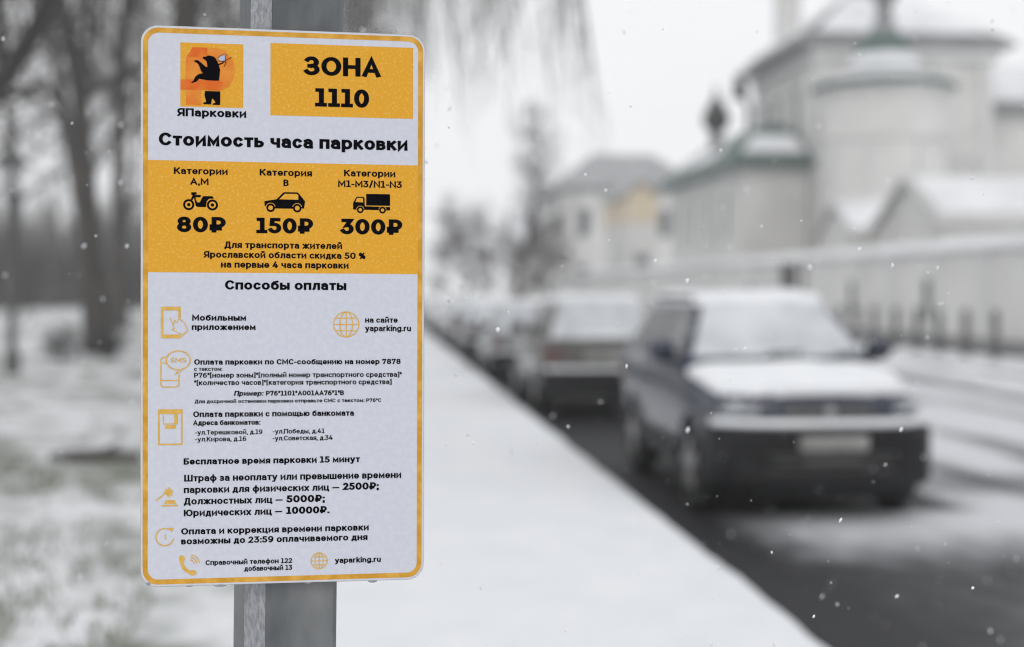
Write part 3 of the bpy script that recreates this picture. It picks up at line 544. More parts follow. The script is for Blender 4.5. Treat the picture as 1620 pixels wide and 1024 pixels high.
# ------------------------------------------------------------------ ground, road, pavements
def gh(x, y):
    """height of the park ground left of the pavement"""
    k = min(1, max(0, (-x-1.0)/4)); k = k*k*(3-2*k)
    rise = min(.75, .017*max(0, y-12))
    return .15 + k*(rise + .10*fbm(x, y, .35) + .035*fbm(x, y, 1.7))
def sheet(name, xs, ys, fn, m):
    v = [(x, y, fn(x, y)) for y in ys for x in xs]; n = len(xs)
    f = [(j*n+i, j*n+i+1, (j+1)*n+i+1, (j+1)*n+i) for j in range(len(ys)-1) for i in range(n-1)]
    me = bpy.data.meshes.new(name); me.from_pydata(v, [], f); o = link_mesh(name, me, m, None, True); o['kind'] = 'structure'; return o
def lin(a, b, n, p=1.0): return [a+(b-a)*(i/n)**p for i in range(n+1)]
sheet('ground', lin(-300, 300, 24), lin(-300, 320, 24), lambda x, y: -.08, M['far_snow'])
sheet('park_ground', lin(-.62, -90, 150, 2.0), lin(-4, 140, 190, 1.7), gh, M['park'])
sheet('road', lin(1.9, 12.6, 10), lin(-12, 250, 60), lambda x, y: 0.0, M['road'])
# snow-covered pavement with a soft, slightly ragged edge over the kerb
def pav_section(y):
    e = 2.03 + .018*fbm(0, y, 1.3) + .008*fbm(5, y, 6)
    return [(-.75, .13), (-.45, .17+.01*fbm(1, y, 1)), (.1, .172+.006*fbm(2, y, .9)), (.7, .168+.006*fbm(3, y, .8)), (1.4, .170+.006*fbm(4, y, .8)), (e-.16, .172), (e-.05, .164), (e-.012, .148), (e, .125), (e-.02, .108)]
ys = lin(-4, 40, 260, 1.3)+lin(42, 250, 70)
v = []; f = []
for y in ys: v += [(x, y, z) for x, z in pav_section(y)]
for j in range(len(ys)-1):
    for i in range(9): f.append((j*10+i, j*10+i+1, (j+1)*10+i+1, (j+1)*10+i))
me = bpy.data.meshes.new('pavement'); me.from_pydata(v, [], f); tag(link_mesh('pavement', me, M['snow'], None, True), kind='structure')
tag(MB().box(1.86, 2.0, -4, 250, -.05, .11).build('kerb', M['stone']), kind='structure')
b = MB(); b.rings([[(12.5, y, -.05), (12.5, y, .12), (12.56, y, .15), (13.4, y, .16), (14.9, y, .18), (14.9, y, -.05)] for y in (6, 250)]); tag(b.build('far_pavement', M['far_snow']), kind='structure')
tag(MB().box(12.36, 12.494, 6, 250, -.05, .105).build('far_kerb', M['stone']), kind='structure')
# ploughed ridge of snow along the far kerb
b = MB(); rs = []
for y in lin(14, 120, 160, 1.3):
    h = .14+.08*fbm(7, y, .7); c = 11.75+.25*fbm(9, y, .25)
    rs.append([(c-.55, y, -.02), (c-.3, y, h*.55), (c, y, h), (c+.3, y, h*.6), (c+.6, y, -.02)])
b.rings(rs); o = b.build('snow_ridge', M['far_snow'], None, True); o['kind'] = 'structure'
# grass blades poking through the snow
rnd = random.Random(5); v = []; f = []
for _ in range(3600):
    y = 3.2+26*rnd.random()**1.6; x = -1.0-(1.2+.42*y)*rnd.random()
    if fbm(x, y, .55) + .4*fbm(x, y, 2.2) < .02: continue
    z = gh(x, y)
    for _k in range(rnd.randint(3, 6)):
        a = rnd.random()*6.28; l = rnd.uniform(.03, .085); s_ = rnd.uniform(.02, .06); wd = rnd.uniform(.003, .006)
        px_, py_ = x+rnd.uniform(-.06, .06), y+rnd.uniform(-.06, .06)
        dx, dy = math.cos(a), math.sin(a); k = len(v)
        v += [(px_-dy*wd, py_+dx*wd, z-.01), (px_+dy*wd, py_-dx*wd, z-.01), (px_+dx*s_*.5+dy*wd*.6, py_+dy*s_*.5-dx*wd*.6, z+l*.7), (px_+dx*s_, py_+dy*s_, z+l)]
        f += [(k, k+1, k+2), (k, k+2, k+3)]
me = bpy.data.meshes.new('grass'); me.from_pydata(v, [], f); tag(link_mesh('grass', me, M['grass']), 'thin winter grass poking through patchy snow on the park lawn', 'grass', kind='stuff')

# ------------------------------------------------------------------ parked cars
def skin(rings, sub=2):
    """closed smooth body from rings of points"""
    mb = MB(); mb.rings(rings)
    me = bpy.data.meshes.new('tmp'); me.from_pydata(mb.v, [], mb.f)
    bm = bmesh.new(); bm.from_mesh(me); bmesh.ops.recalc_face_normals(bm, faces=bm.faces); bm.to_mesh(me); bm.free()
    o = bpy.data.objects.new('tmp', me); COL.objects.link(o)
    s = o.modifiers.new('s', 'SUBSURF'); s.levels = s.render_levels = sub
    return o
def bake(o, cutters=()):
    for c in cutters:
        m = o.modifiers.new('b', 'BOOLEAN'); m.operation = 'DIFFERENCE'; m.object = c; m.solver = 'EXACT'
    dg = bpy.context.evaluated_depsgraph_get(); dg.update()
    me = bpy.data.meshes.new_from_object(o.evaluated_get(dg))
    for x in [o, *cutters]:
        d = x.data; bpy.data.objects.remove(x); bpy.data.meshes.remove(d)
    return me
def snow_on(me, pred, thick, name, parent, m, seed=0, grow=0):
    """a coat of snow on the faces chosen by pred, thin at its rim"""
    bm = bmesh.new(); bm.from_mesh(me); bm.normal_update()
    bmesh.ops.delete(bm, geom=[f for f in bm.faces if not pred(f.calc_center_median(), f.normal)], context='FACES')
    if not bm.faces: bm.free(); return None
    bmesh.ops.remove_doubles(bm, verts=bm.verts, dist=.001)
    bmesh.ops.subdivide_edges(bm, edges=bm.edges, cuts=1, use_grid_fill=True)
    bm.normal_update()
    rim = {v for v in bm.verts if v.is_boundary}
    ring2 = {x for v in rim for e in v.link_edges for x in e.verts} - rim
    for v in bm.verts:
        h = thick*(1+.5*noise.noise(v.co*3+Vector((seed, 0, 0))))
        v.co += v.normal*(.003 if v in rim else h*.75 if v in ring2 else h)
    me2 = bpy.data.meshes.new(name); bm.to_mesh(me2); bm.free()
    for p in me2.polygons: p.material_index = 0
    return link_mesh(name, me2, m, parent, True)
def slab(mb, q, n, t):
    """thin plate on a quad q, pushed out along n"""
    q = [Vector(p) for p in q]; n = Vector(n).normalized(); mb.hexa([p-n*.012 for p in q]+[p+n*t for p in q])

def make_car(label, pos, facing, colour, P, seed=0, detail=True):
    """front at local y = 0, pointing to -y; facing 0 looks at the camera, 180 shows its tail"""
    L, W, G = P['L'], P['W']/2, P['clear']
    root = empty('parked_car', (pos[0], pos[1], 0), 0)
    tag(root, label, 'car', 'cars parked along the kerb')
    pm = paint('car_paint', colour)
    wr = P['wheel']; wx = W-.115; wy = (P['axle'], P['axle']+P['base'])
    def ring(y, w, zb, zt, cr=.03):
        h = [(0, zb), (w*.80, zb), (w*.96, zb+.10), (w, zb+(zt-zb)*.5), (w*.975, zt-.13), (w*.90, zt-.02), (w*.55, zt+cr*.6), (0, zt+cr)]
        return [(x, y, z) for x, z in h]+[(-x, y, z) for x, z in reversed(h[1:-1])]
    body = bake(skin([ring(y, w*W, zb, zt) for y, w, zb, zt in P['body']]),
                [MB().lathe([(wr*1.16, -.2), (wr*1.16, .2)], (sx*(W-.08), y, wr), 28, 'x').build('c', None) for y in wy for sx in (-1, 1)])
    def bow(me):      # nose and tail curve back towards the corners
        for v_ in me.vertices:
            x, y = abs(v_.co.x)/W, v_.co.y
            if y < 1.1: v_.co.y += P.get('bow', .17)*x**2.4*min(1, (1.1-y)/1.1)
            elif y > L-.9: v_.co.y -= .12*x**2.4*min(1, (y-L+.9)/.9)
    bow(body)
    bo = link_mesh('body', body, pm, root, True)
    # cabin
    def cring(yf, yr, w, z, r=.10):
        out = []
        for cx, cy, a0 in ((w-r, yr-r, 0), (-w+r, yr-r, 90), (-w+r, yf+r, 180), (w-r, yf+r, 270)):
            for i in range(4): a = R(a0+30*i); out.append((cx+r*math.cos(a), cy+r*math.sin(a), z))
        return out
    bf, br, rf, rr, zb, zr = P['cab']; wb, wt = W*P.get('belt', .90), W*P.get('top', .72)
    mbc = MB(); mbc.rings([cring(bf-.05, br+.05, wb+.02, zb-.10), cring(bf, br, wb, zb), cring(rf, rr, wt, zr-.05), cring(rf+.06, rr-.06, wt-.05, zr-.012), cring(rf+.25, rr-.25, wt-.2, zr+.012)])
    cab = mbc.build('cabin', pm, root, True, angle=R(35))
    def cp(side, u, t):   # point of the side wall: u along, t up
        yf, yr, w_ = bf+(rf-bf)*t, br+(rr-br)*t, wb+(wt-wb)*t
        return Vector((side*w_, yf+(yr-yf)*u, zb+(zr-.05-zb)*t))
    sn = Vector((zr-.05-zb, 0, wb-wt)).normalized()
    for sd in (-1, 1):
        for u0, u1, v0, v1 in P['glass']:
            mb = MB(); slab(mb, [cp(sd, u0, .10), cp(sd, u1, .10), cp(sd, v1, .90), cp(sd, v0, .90)], (sd*sn.x, 0, sn.z), .006); mb.build('side_window', M['car_glass'], root)
        if detail:
            y0 = bf+.32; mx_ = sd*(wb+.12)
            mb = MB(); mb.lathe([(.02, -.05), (.085, -.035), (.10, .02), (.085, .07), (.03, .075)], (mx_, y0, zb+.13), 12, 'y'); mr = mb.build('mirror', pm, root, True)
            for v_ in mr.data.vertices: v_.co.x = mx_+(v_.co.x-mx_)*1.25
            MB().box(min(sd*wb*.97, mx_), max(sd*wb*.97, mx_), y0-.02, y0+.03, zb+.03, zb+.07).build('bracket', M['black_plastic'], mr)
            for yy in (bf+1.25, bf+2.1):
                if yy < br-.3: MB().box(sd*W*.985-.02, sd*W*.985+.02, yy, yy+.17, zb-.17, zb-.14).build('door_handle', M['black_plastic'], root, bevel=.008)
            sd_pts = [(y, .30) for y in (wy[0]+wr*1.25, wy[1]-wr*1.25)]
            MB().box(sd*W*.97-.03, sd*W*.97+.03, sd_pts[0][0], sd_pts[1][0], G+.06, G+.24).build('sill_trim', M['black_plastic'], root, bevel=.015)
    for nm, y0, y1, s_ in (('windscreen', bf, rf, -1), ('rear_window', br, rr, 1)):
        q = []
        for sx, t in ((-1, .06), (1, .06), (1, .94), (-1, .94)): q.append((sx*((wb+(wt-wb)*t)-.12), y0+(y1-y0)*t, zb+(zr-.05-zb)*t))
        dz = zr-.05-zb; mb = MB(); slab(mb, q, (0, s_*dz, abs(y1-y0)), .005); mb.build(nm, M['car_glass'], root)
    # wheels
    for y in wy:
        for sd in (-1, 1):
            cx = sd*wx
            mb = MB(); mb.lathe([(wr*.62, -.10), (wr*.93, -.105), (wr, -.07), (wr, .07), (wr*.93, .105), (wr*.62, .10)], (cx, y, wr), 28, 'x'); wo = mb.build('wheel', M['tyre'], root, True, angle=R(40))
            mb = MB(); mb.lathe([(wr*.63, 0), (wr*.60, sd*.012), (wr*.15, sd*.006), (wr*.12, sd*.02), (.001, sd*.022)], (cx+sd*.088, y, wr), 28, 'x')
            for k in range(5):
                a = 2*math.pi*k/5+.3; ca, sa = math.cos(a), math.sin(a); x0 = cx+sd*.10
                q = [(x0, y+ca*r-sa*w_, wr+sa*r+ca*w_) for r, w_ in ((wr*.14, -.035), (wr*.58, -.05), (wr*.58, .05), (wr*.14, .035))]
                mb.hexa([(p[0]-sd*.015, p[1], p[2]) for p in q]+[(p[0]+sd*.012, p[1], p[2]) for p in q])
            mb.build('rim', M['rim'], wo)
    # front and rear furniture
    for f_ in P.get('boxes', ()):
        nm, m_, (x0, x1, y0, y1, z0, z1), bv = f_
        if x0 >= 0 and nm not in ('badge',):
            for sd in (-1, 1): bow(MB().box(min(sd*x0, sd*x1), max(sd*x0, sd*x1), y0, y1, z0, z1).build(nm, M[m_] if m_ else pm, root, True, bevel=bv, angle=R(50)).data)
        else:
            mb = MB(); n_ = 10
            mb.rings([[(x0+(x1-x0)*i/n_, y0, z0), (x0+(x1-x0)*i/n_, y1, z0), (x0+(x1-x0)*i/n_, y1, z1), (x0+(x1-x0)*i/n_, y0, z1)] for i in range(n_+1)])
            ob_ = mb.build(nm, M[m_] if m_ else pm, root, True, bevel=bv, angle=R(50)); bow(ob_.data)
    if P.get('wrap'):      # bumper wrapped round the corners, snow lying on its ledge, slots and bars in its face
        hw, yf, z0, z1 = P['wrap']
        def wrap(zs, y0, y1, k=.30, hw=hw, n=16):
            rs = []
            for i in range(n+1):
                x = -hw+2*hw*i/n; bk = k*abs(x/hw)**4; s_ = 1 if abs(x) < hw else .97
                a, b_ = y0+bk, y1+bk*.9; z_0, z_1 = zs; r_ = min(.05, (z_1-z_0)*.4)
                rs.append([(x*s_, b_, z_0), (x*s_, a+r_, z_0), (x*s_, a, z_0+r_), (x*s_, a, z_1-r_), (x*s_, a+r_, z_1), (x*s_, b_, z_1)])
            return MB().rings(rs)
        wrap((z0, z1), yf, yf+.3).build('front_bumper', M['black_plastic'], root, True, angle=R(35))
        wrap((z1+.003, z1+.06), yf+.015, yf+.17, hw=hw-.02).build('bumper_snow', M['car_snow'], root, True)
        for zz in (.40, .52): wrap((zz, zz+.018), yf-.004, yf+.1, hw=.5, k=.03).build('bumper_groove', M['post'], root)
        for sx in (-.32, .28): MB().tube([(sx, bf-.06, zb+.0), (sx+.25, bf+.07, zb+.10), (sx+.52, bf+.10, zb+.115)], .014, 6).build('wiper', M['black_plastic'], root)
    if P.get('badge'):
        x, y, z, rx, rz = P['badge']; MB().lathe([(.01, -.012), (rz, -.01), (rz, .01)], (0, y, z), 20, 'y').build('badge', M['chrome'], root)
    # snow
    hz = P['hood'][2]
    sm = M['car_snow']; th = P.get('snow', .045)
    snow_on(body, lambda c, n: n.z > .72 and c.z > hz and (c.y < bf+.12), th, 'bonnet_snow', root, sm, seed)
    snow_on(body, lambda c, n: n.z > .72 and c.z > hz and c.y > br-.12, th, 'boot_snow', root, sm, seed+3)
    cabm = cab.data
    snow_on(cabm, lambda c, n: n.z > .55 and c.z > zr-.2 , th*1.1, 'roof_snow', root, sm, seed+5)
    # snow lying on the sloping glass
    for nm, y0, y1, s_, on in (('windscreen_snow', bf, rf, -1, P.get('ws_snow', True)), ('rear_window_snow', br, rr, 1, P.get('rw_snow', True))):
        if not on: continue
        nx, ny = 14, 10; v = []; fs = []; dz = zr-.05-zb; nn = Vector((0, s_*dz, abs(y1-y0))).normalized(); lo = .15 if s_ < 0 else .03
        for j in range(ny+1):
            t = lo+(1.02-lo)*j/ny
            for i in range(nx+1):
                u = -1+2*i/nx; wx_ = (wb+(wt-wb)*t)-.05
                ed = min(1, 6*min(i/nx, 1-i/nx, (j/ny if s_ < 0 else 1)))
                lo_cut = (.035*noise.noise(Vector((u*2.2, seed, 2))) if j == 0 else 0)
                p = Vector((u*wx_, y0+(y1-y0)*(t+lo_cut), zb+dz*(t+lo_cut)))+nn*(.007+.02*ed*(1+.4*noise.noise(Vector((u*3, t*4, seed)))))
                v.append(p)
        for j in range(ny):
            for i in range(nx): a = j*(nx+1)+i; fs.append((a, a+1, a+nx+2, a+nx+1) if s_ < 0 else (a+nx+1, a+nx+2, a+1, a))
        me = bpy.data.meshes.new(nm); me.from_pydata(v, [], fs); link_mesh(nm, me, M['frost'], root, True)
    if facing:
        root.rotation_euler = (0, 0, math.pi); root.location = (pos[0], pos[1]+L, 0)
    return root

SUV = dict(L=4.25, W=1.78, clear=.27, wheel=.355, axle=.80, base=2.45, top=.64, belt=.93, snow=.06,
    body=[(.0, .70, .48, .88), (.06, .87, .42, .95), (.28, .955, .32, 1.0), (.75, .99, .28, 1.06), (1.25, 1.0, .27, 1.10), (2.4, 1.0, .27, 1.12), (3.6, 1.0, .28, 1.12), (4.12, .97, .34, 1.10), (4.25, .88, .44, 1.02)],
    cab=(1.22, 4.16, 1.86, 3.92, 1.11, 1.66), hood=(0, 0, .95),
    glass=[(.06, .36, .03, .345), (.385, .66, .38, .655), (.695, .93, .70, .94)],
    boxes=[('skid_plate', 'black_plastic', (-.62, .62, -.02, .25, .19, .33), .05),
           ('grille', 'post', (-.34, .34, -.022, .06, .775, .89), .02), ('headlight', 'lamp', (.47, .77, .0, .22, .775, .92), .05),
           ('fog_lamp', 'fog', (.55, .72, -.095, -.02, .44, .52), .03), ('licence_plate', 'licence', (-.26, .26, -.15, -.125, .56, .675), .006),
           ('bumper_bar', 'post', (-.45, .45, -.155, -.05, .455, .51), .02), 
           ('rear_bumper', 'black_plastic', (-.86, .86, 4.05, 4.34, .40, .68), .05), ('tail_light', 'tail', (.70, .84, 4.1, 4.262, .78, 1.02), .02),
           ('rear_plate', 'licence', (-.26, .26, 4.25, 4.272, .80, .91), .006), ('roof_rail', 'black_plastic', (.55, .585, 2.05, 3.6, 1.65, 1.69), .01)],
    wrap=(.88, -.13, .27, .72), badge=(0, -.03, .835, .07, .045))
def saloon(kind):
    d = dict(L=4.4, W=1.72, clear=.2, wheel=.305, axle=.85, base=2.5, snow=.05, top=.70,
        body=[(.0, .78, .36, .66), (.06, .92, .26, .74), (.5, .98, .20, .82), (1.2, 1.0, .19, .90), (2.4, 1.0, .19, .93), (3.4, 1.0, .20, .95), (4.0, .98, .22, .95), (4.33, .93, .28, .93), (4.4, .82, .38, .84)],
        cab=(1.12, 3.86, 1.78, 3.20, .91, 1.44), hood=(0, 0, .72), glass=[(.10, .44, .03, .47), (.475, .82, .51, .93)],
        boxes=[('front_bumper', None, (-.83, .83, -.09, .2, .26, .5), .05), ('grille', 'black_plastic', (-.38, .38, -.02, .06, .54, .64), .015), ('headlight', 'lamp', (.46, .78, .0, .2, .55, .69), .03),
               ('licence_plate', 'licence', (-.26, .26, -.11, -.085, .36, .47), .005), ('rear_bumper', 'black_plastic', (-.83, .83, 4.2, 4.49, .27, .56), .05), ('tail_light', 'tail', (.56, .81, 4.25, 4.415, .68, .85), .025),
               ('rear_plate', 'licence', (-.26, .26, 4.39, 4.415, .66, .78), .005), ('bumper_snow', 'car_snow', (-.8, .8, 4.37, 4.475, .555, .60), .02)])
    if kind == 'hatch':
        d.update(L=4.0, base=2.45, body=[(.0, .78, .36, .68), (.06, .92, .26, .76), (.5, .98, .20, .86), (1.1, 1.0, .19, .93), (2.4, 1.0, .19, .96), (3.5, 1.0, .20, .97), (3.85, .98, .24, .96), (4.0, .88, .36, .88)],
            cab=(1.02, 3.92, 1.70, 3.55, .94, 1.50))
        d['boxes'] = [(n, m_, tuple(v-.4 if (i in (2, 3) and bx[2] > 3) else v for i, v in enumerate(bx)), bv) for n, m_, bx, bv in d['boxes']]
    if kind == 'tall':
        d.update(L=4.2, body=[(y, w_, zb_+.06, zt_*1.16) for y, w_, zb_, zt_ in d['body'][:-2]]+[(4.05, .97, .32, 1.10), (4.2, .88, .42, 1.02)], cab=(1.15, 4.12, 1.80, 3.80, 1.06, 1.62), wheel=.335, clear=.24)
        d['boxes'] = [(n, m_, tuple(v-.2 if (i in (2, 3) and bx[2] > 3) else v*1.17 if i > 3 else v for i, v in enumerate(bx)), bv) for n, m_, bx, bv in d['boxes']]
    return d
suv = make_car('dark blue off-road car with snowy bonnet and windscreen, nearest of the parked row', (3.38, 10.3), 0, (.012, .018, .042), SUV, 1)
make_car('grey-brown crossover parked directly behind the dark blue off-road car, tail towards us', (3.10, 19.0), 1, (.085, .08, .075), saloon('tall'), 2)
make_car('silver hatchback with snowy roof, third car back along the kerb', (3.05, 26.6), 1, (.30, .31, .32), saloon('hatch'), 3)
make_car('dark navy saloon half hidden behind the silver hatchback', (3.0, 33.4), 1, (.03, .04, .07), saloon('s'), 4)
make_car('pale grey snow-covered hatchback, fifth car back along the kerb', (3.0, 40.3), 1, (.25, .25, .255), saloon('hatch'), 5, False)
make_car('dark grey saloon beyond the pale grey hatchback, sixth in the row', (3.0, 46.8), 0, (.10, .10, .105), saloon('s'), 6, False)
make_car('white saloon under snow, seventh car in the kerbside row', (3.0, 53.4), 1, (.6, .6, .6), saloon('s'), 7, False)
make_car('black hatchback, eighth and farthest car of the kerbside row', (3.0, 60.4), 0, (.03, .03, .03), saloon('hatch'), 8, False)

# ------------------------------------------------------------------ churchyard wall, church and houses on the right
def opening(parent, x0, x1, y, z0, z1, face, name='window', m='glass_dark', arch=False, d=.08):
    """window standing in a wall; face 'y' looks to -y, face 'x' looks to -x (then x0, x1 run along y and y is the wall's x)"""
    def P(u, t, z): return (u, y+t, z) if face == 'y' else (y+t, u, z)
    def bx(u0, u1, t0, t1, a, b_): return MB().hexa([P(u0, t0, a), P(u1, t0, a), P(u1, t1, a), P(u0, t1, a), P(u0, t0, b_), P(u1, t0, b_), P(u1, t1, b_), P(u0, t1, b_)])
    fw = .10
    mb = bx(x0-fw, x0, -d, .05, z0, z1)
    for q in (bx(x1, x1+fw, -d, .05, z0, z1), bx(x0-fw-.05, x1+fw+.05, -d-.03, .05, z1, z1+fw*1.3), bx(x0-fw-.05, x1+fw+.05, -d-.05, .05, z0-fw, z0)):
        k = len(mb.v); mb.v += q.v; mb.f += [tuple(k+i for i in f) for f in q.f]
    fr = mb.build(name, M['trim'], parent)
    bx(x0, x1, -.02, .05, z0, z1).build('pane' if name == 'window' else 'leaf', M[m], fr)
    return fr
WX = 14.8
wall = empty('churchyard_wall', (WX, 30, 0))
tag(wall, 'long white plastered wall running beside the far pavement in front of the church', 'wall')
def child(mb, name, m, root, **kw):
    o = mb.build(name, M[m], root, **kw)
    o.matrix_parent_inverse = root.matrix_basis.inverted(); return o
def frames(root):
    for o in list(COL.objects):
        if o.parent is root: o.matrix_parent_inverse = Matrix.Translation(-root.location)
MB().box(WX, WX+.5, 8, 110, .1, 2.75).build('wall_face', M['wall'], wall)
MB().prism([(WX-.15, 2.75), (WX+.65, 2.75), (WX+.55, 2.9), (WX+.25, 3.05), (WX-.05, 2.9)], 8, 110).build('coping', M['far_snow'], wall)
MB().box(WX-.08, WX, 8, 110, .1, .55).build('plinth', M['stone'], wall)
for i in range(33): MB().box(WX-.10, WX-.001, 12+3*i, 12.4+3*i, .55, 2.75).build('pilaster', M['trim'], wall)
opening(wall, 47.5, 50.5, WX, .5, 2.66, 'x', 'gate_door', 'dark')
for yy in (36.6, 42.6, 54.6): opening(wall, yy, yy+.5, WX, .95, 2.0, 'x', 'niche', 'post', d=.03)
frames(wall)
for i, yy in enumerate((30.7, 32.3, 33.9, 35.3, 36.8, 38.5, 39.9, 41.3)):
    o = MB().lathe([(.11, .1), (.11, .22), (.085, .24), (.08, 1.05), (.10, 1.08), (.10, 1.14), (.05, 1.22), (.001, 1.24)], (0, 0, 0), 14).build('bollard', M['post'], None, True, angle=R(40))
    o.location = (13.9, yy, .06); tag(o, 'dark grey bollard standing on the far pavement before the white wall', 'bollard', 'bollards along the churchyard wall')

def snow_slab(mb_pts, name, parent, t=.12):
    q = [Vector(p) for p in mb_pts]; n = (q[1]-q[0]).cross(q[3]-q[0]).normalized()
    if n.z < 0: n = -n
    MB().hexa([p+n*.02 for p in q]+[p+n*t for p in q]).build(name, M['far_snow'], parent)

# the large church: cube with a hipped roof
ch = empty('church', (18.2, 58, 0)); tag(ch, 'tall white church with overhanging grey hipped roof and a thin drum', 'church')
X0, X1, Y0, Y1, E = 18.4, 26.0, 58.0, 67.0, 12.1
MB().box(X0, X1, Y0, Y1, 0, E).build('wall', M['wall'], ch)
MB().box(X0-.25, X1+.25, Y0-.25, Y1+.25, E-.75, E-.35).build('cornice', M['trim'], ch)
MB().box(X0-.12, X1+.12, Y0-.12, Y1+.12, 7.2, 7.5).build('string_course', M['trim'], ch)
for x in (X0, 20.9, 23.5, X1-.5): MB().box(x, x+.5, Y0-.14, Y0-.001, .5, E-.75).build('pilaster', M['trim'], ch)
for y in (Y0, 61.4, 64.3, Y1-.5): MB().box(X0-.14, X0-.001, y, y+.5, .5, E-.75).build('pilaster', M['trim'], ch)
o_ = .95
e0 = [(X0-o_, Y0-.45, E), (X1+o_, Y0-.45, E), (X1+o_, Y1+o_, E), (X0-o_, Y1+o_, E)]
tp = [(X0+3.3, Y0+4.5, E+3.2), (X1-3.3, Y0+4.5, E+3.2), (X1-3.3, Y1-4.5, E+3.2), (X0+3.3, Y1-4.5, E+3.2)]
MB().hexa([(x, y, z-.16) for x, y, z in e0]+e0).build('eaves', M['pale_roof'], ch)
rf_ = MB().hexa([(x, y, z+.004) for x, y, z in e0]+tp).build('roof', M['grey_roof'], ch)
def inset(a, b_, c, d, k=.06, top=.8):
    a, b_, c, d = map(Vector, (a, b_, c, d)); l = lambda u, v: (a*(1-u)+b_*u)*(1-v)+(d*(1-u)+c*u)*v
    return [l(k, .12), l(1-k, .12), l(1-k, top), l(k, top)]
for i in range(4): snow_slab(inset(e0[i], e0[(i+1) % 4], tp[(i+1) % 4], tp[i]), 'roof_snow', rf_)
MB().lathe([(.62, E+.4), (.62, E+3.9), (.75, E+4.0), (.75, E+4.2)], (19.6, 66.2, 0), 20).build('drum', M['wall'], ch, True, angle=R(40))
MB().lathe([(.7, E+4.2), (1.0, E+4.7), (1.05, E+5.1), (.7, E+5.8), (.2, E+6.5), (.04, E+7.4)], (19.6, 66.2, 0), 20).build('cupola', M['green_roof'], ch, True)
for y in (60.0, 63.0, 65.2): opening(ch, y, y+.9, X0, 8.4, 10.4, 'x')
MB().tube([(X0-.75, Y1+.6, E-.1), (X0-.7, Y1+.6, E-.9), (X0-.3, Y1+.5, E-1.5), (X0-.3, Y1+.5, .5)], .16).build('downpipe', M['post'], ch)
MB().box(X0-1.0, X0-.45, Y1+.3, Y1+.9, E-1.15, E-.35).build('rain_hopper', M['dark'], ch)
frames(ch)
# round chapel tower in front of it
cx, cy, r = 20.0, 54.4, 2.42
tw = empty('chapel_tower', (cx, cy, 0)); tag(tw, 'round white chapel tower with green tent cupola in front of the church', 'tower')
MB().lathe([(r+.05, 0), (r+.05, 5.3), (r, 5.35), (r, 7.45), (r+.10, 7.5), (r+.13, 7.8), (r, 7.85), (r, 9.15), (r+.1, 9.25), (r+.2, 9.55)], (cx, cy, 0), 40).build('wall', M['wall'], tw, True, angle=R(30))
MB().lathe([(r+.38, 9.52), (r+.42, 9.62), (1.7, 10.12), (1.38, 10.2), (1.34, 10.4)], (cx, cy, 0), 40).build('roof', M['green_roof'], tw, True, angle=R(40))
MB().lathe([(r+.2, 9.78), (1.9, 10.06), (1.45, 10.24), (1.2, 10.24)], (cx, cy, 0), 40).build('roof_snow', M['far_snow'], tw, True)
MB().lathe([(1.36, 10.36), (1.34, 10.6), (1.12, 10.98)], (cx, cy, 0), 32).build('snow_ring', M['far_snow'], tw, True)
MB().lathe([(1.16, 10.85), (1.12, 11.1), (.98, 11.45), (.70, 11.75)], (cx, cy, 0), 32).build('cupola', M['green_roof'], tw, True)
MB().lathe([(.62, 11.72), (.5, 12.0), (.38, 12.3)], (cx, cy, 0), 24).build('lantern', M['pale_roof'], tw, True)
MB().lathe([(.40, 12.26), (.32, 12.45), (.28, 12.8), (.52, 13.2), (.48, 13.6), (.18, 14.1), (.04, 14.7)], (cx, cy, 0), 24).build('onion_dome', M['grey_roof'], tw, True)
for k in range(8):
    a = R(45*k+12); MB().tube([(cx+(r+.02)*math.cos(a), cy+(r+.02)*math.sin(a), .3), (cx+(r+.02)*math.cos(a), cy+(r+.02)*math.sin(a), 7.48)], .09).build('half_column', M['trim'], tw)
frames(tw)
# houses with gabled or hipped roofs
def gabled(name, label, cat, x0, x1, y0, y1, e, rdg, wallm='wall', roofm='grey_roof', ov=.35, ridge='x', snow=True, wins=()):
    h = empty(name, (x0, y0, 0)); tag(h, label, cat)
    ym = (y0+y1)/2; xm = (x0+x1)/2
    if ridge == 'x':
        MB().prism([(y0, 0), (y1, 0), (y1, e), (ym, rdg-.1), (y0, e)], x0, x1, 'x').build('wall', M[wallm], h)
        s1 = [(x0-ov, y0-ov, e-ov*.45), (x1+ov, y0-ov, e-ov*.45), (x1+ov, ym, rdg), (x0-ov, ym, rdg)]; s2 = [(x0-ov, y1+ov, e-ov*.45), (x1+ov, y1+ov, e-ov*.45), (x1+ov, ym, rdg), (x0-ov, ym, rdg)]
    else:
        MB().prism([(x0, 0), (x1, 0), (x1, e), (xm, rdg-.1), (x0, e)], y0, y1, 'y').build('wall', M[wallm], h)
        s1 = [(x0-ov, y0-ov, e-ov*.45), (x0-ov, y1+ov, e-ov*.45), (xm, y1+ov, rdg), (xm, y0-ov, rdg)]; s2 = [(x1+ov, y0-ov, e-ov*.45), (x1+ov, y1+ov, e-ov*.45), (xm, y1+ov, rdg), (xm, y0-ov, rdg)]
    for s_ in (s1, s2):
        r_ = MB().hexa([(p[0], p[1], p[2]+.01) for p in s_]+[(p[0], p[1], p[2]+.16) for p in s_]).build('roof', M[roofm], h)
        if snow: snow_slab([(p[0], p[1], p[2]+.15) for p in inset(*s_, k=.02, top=.93)], 'roof_snow', r_, .1)
    for a in wins: opening(h, *a)
    frames(h); return h
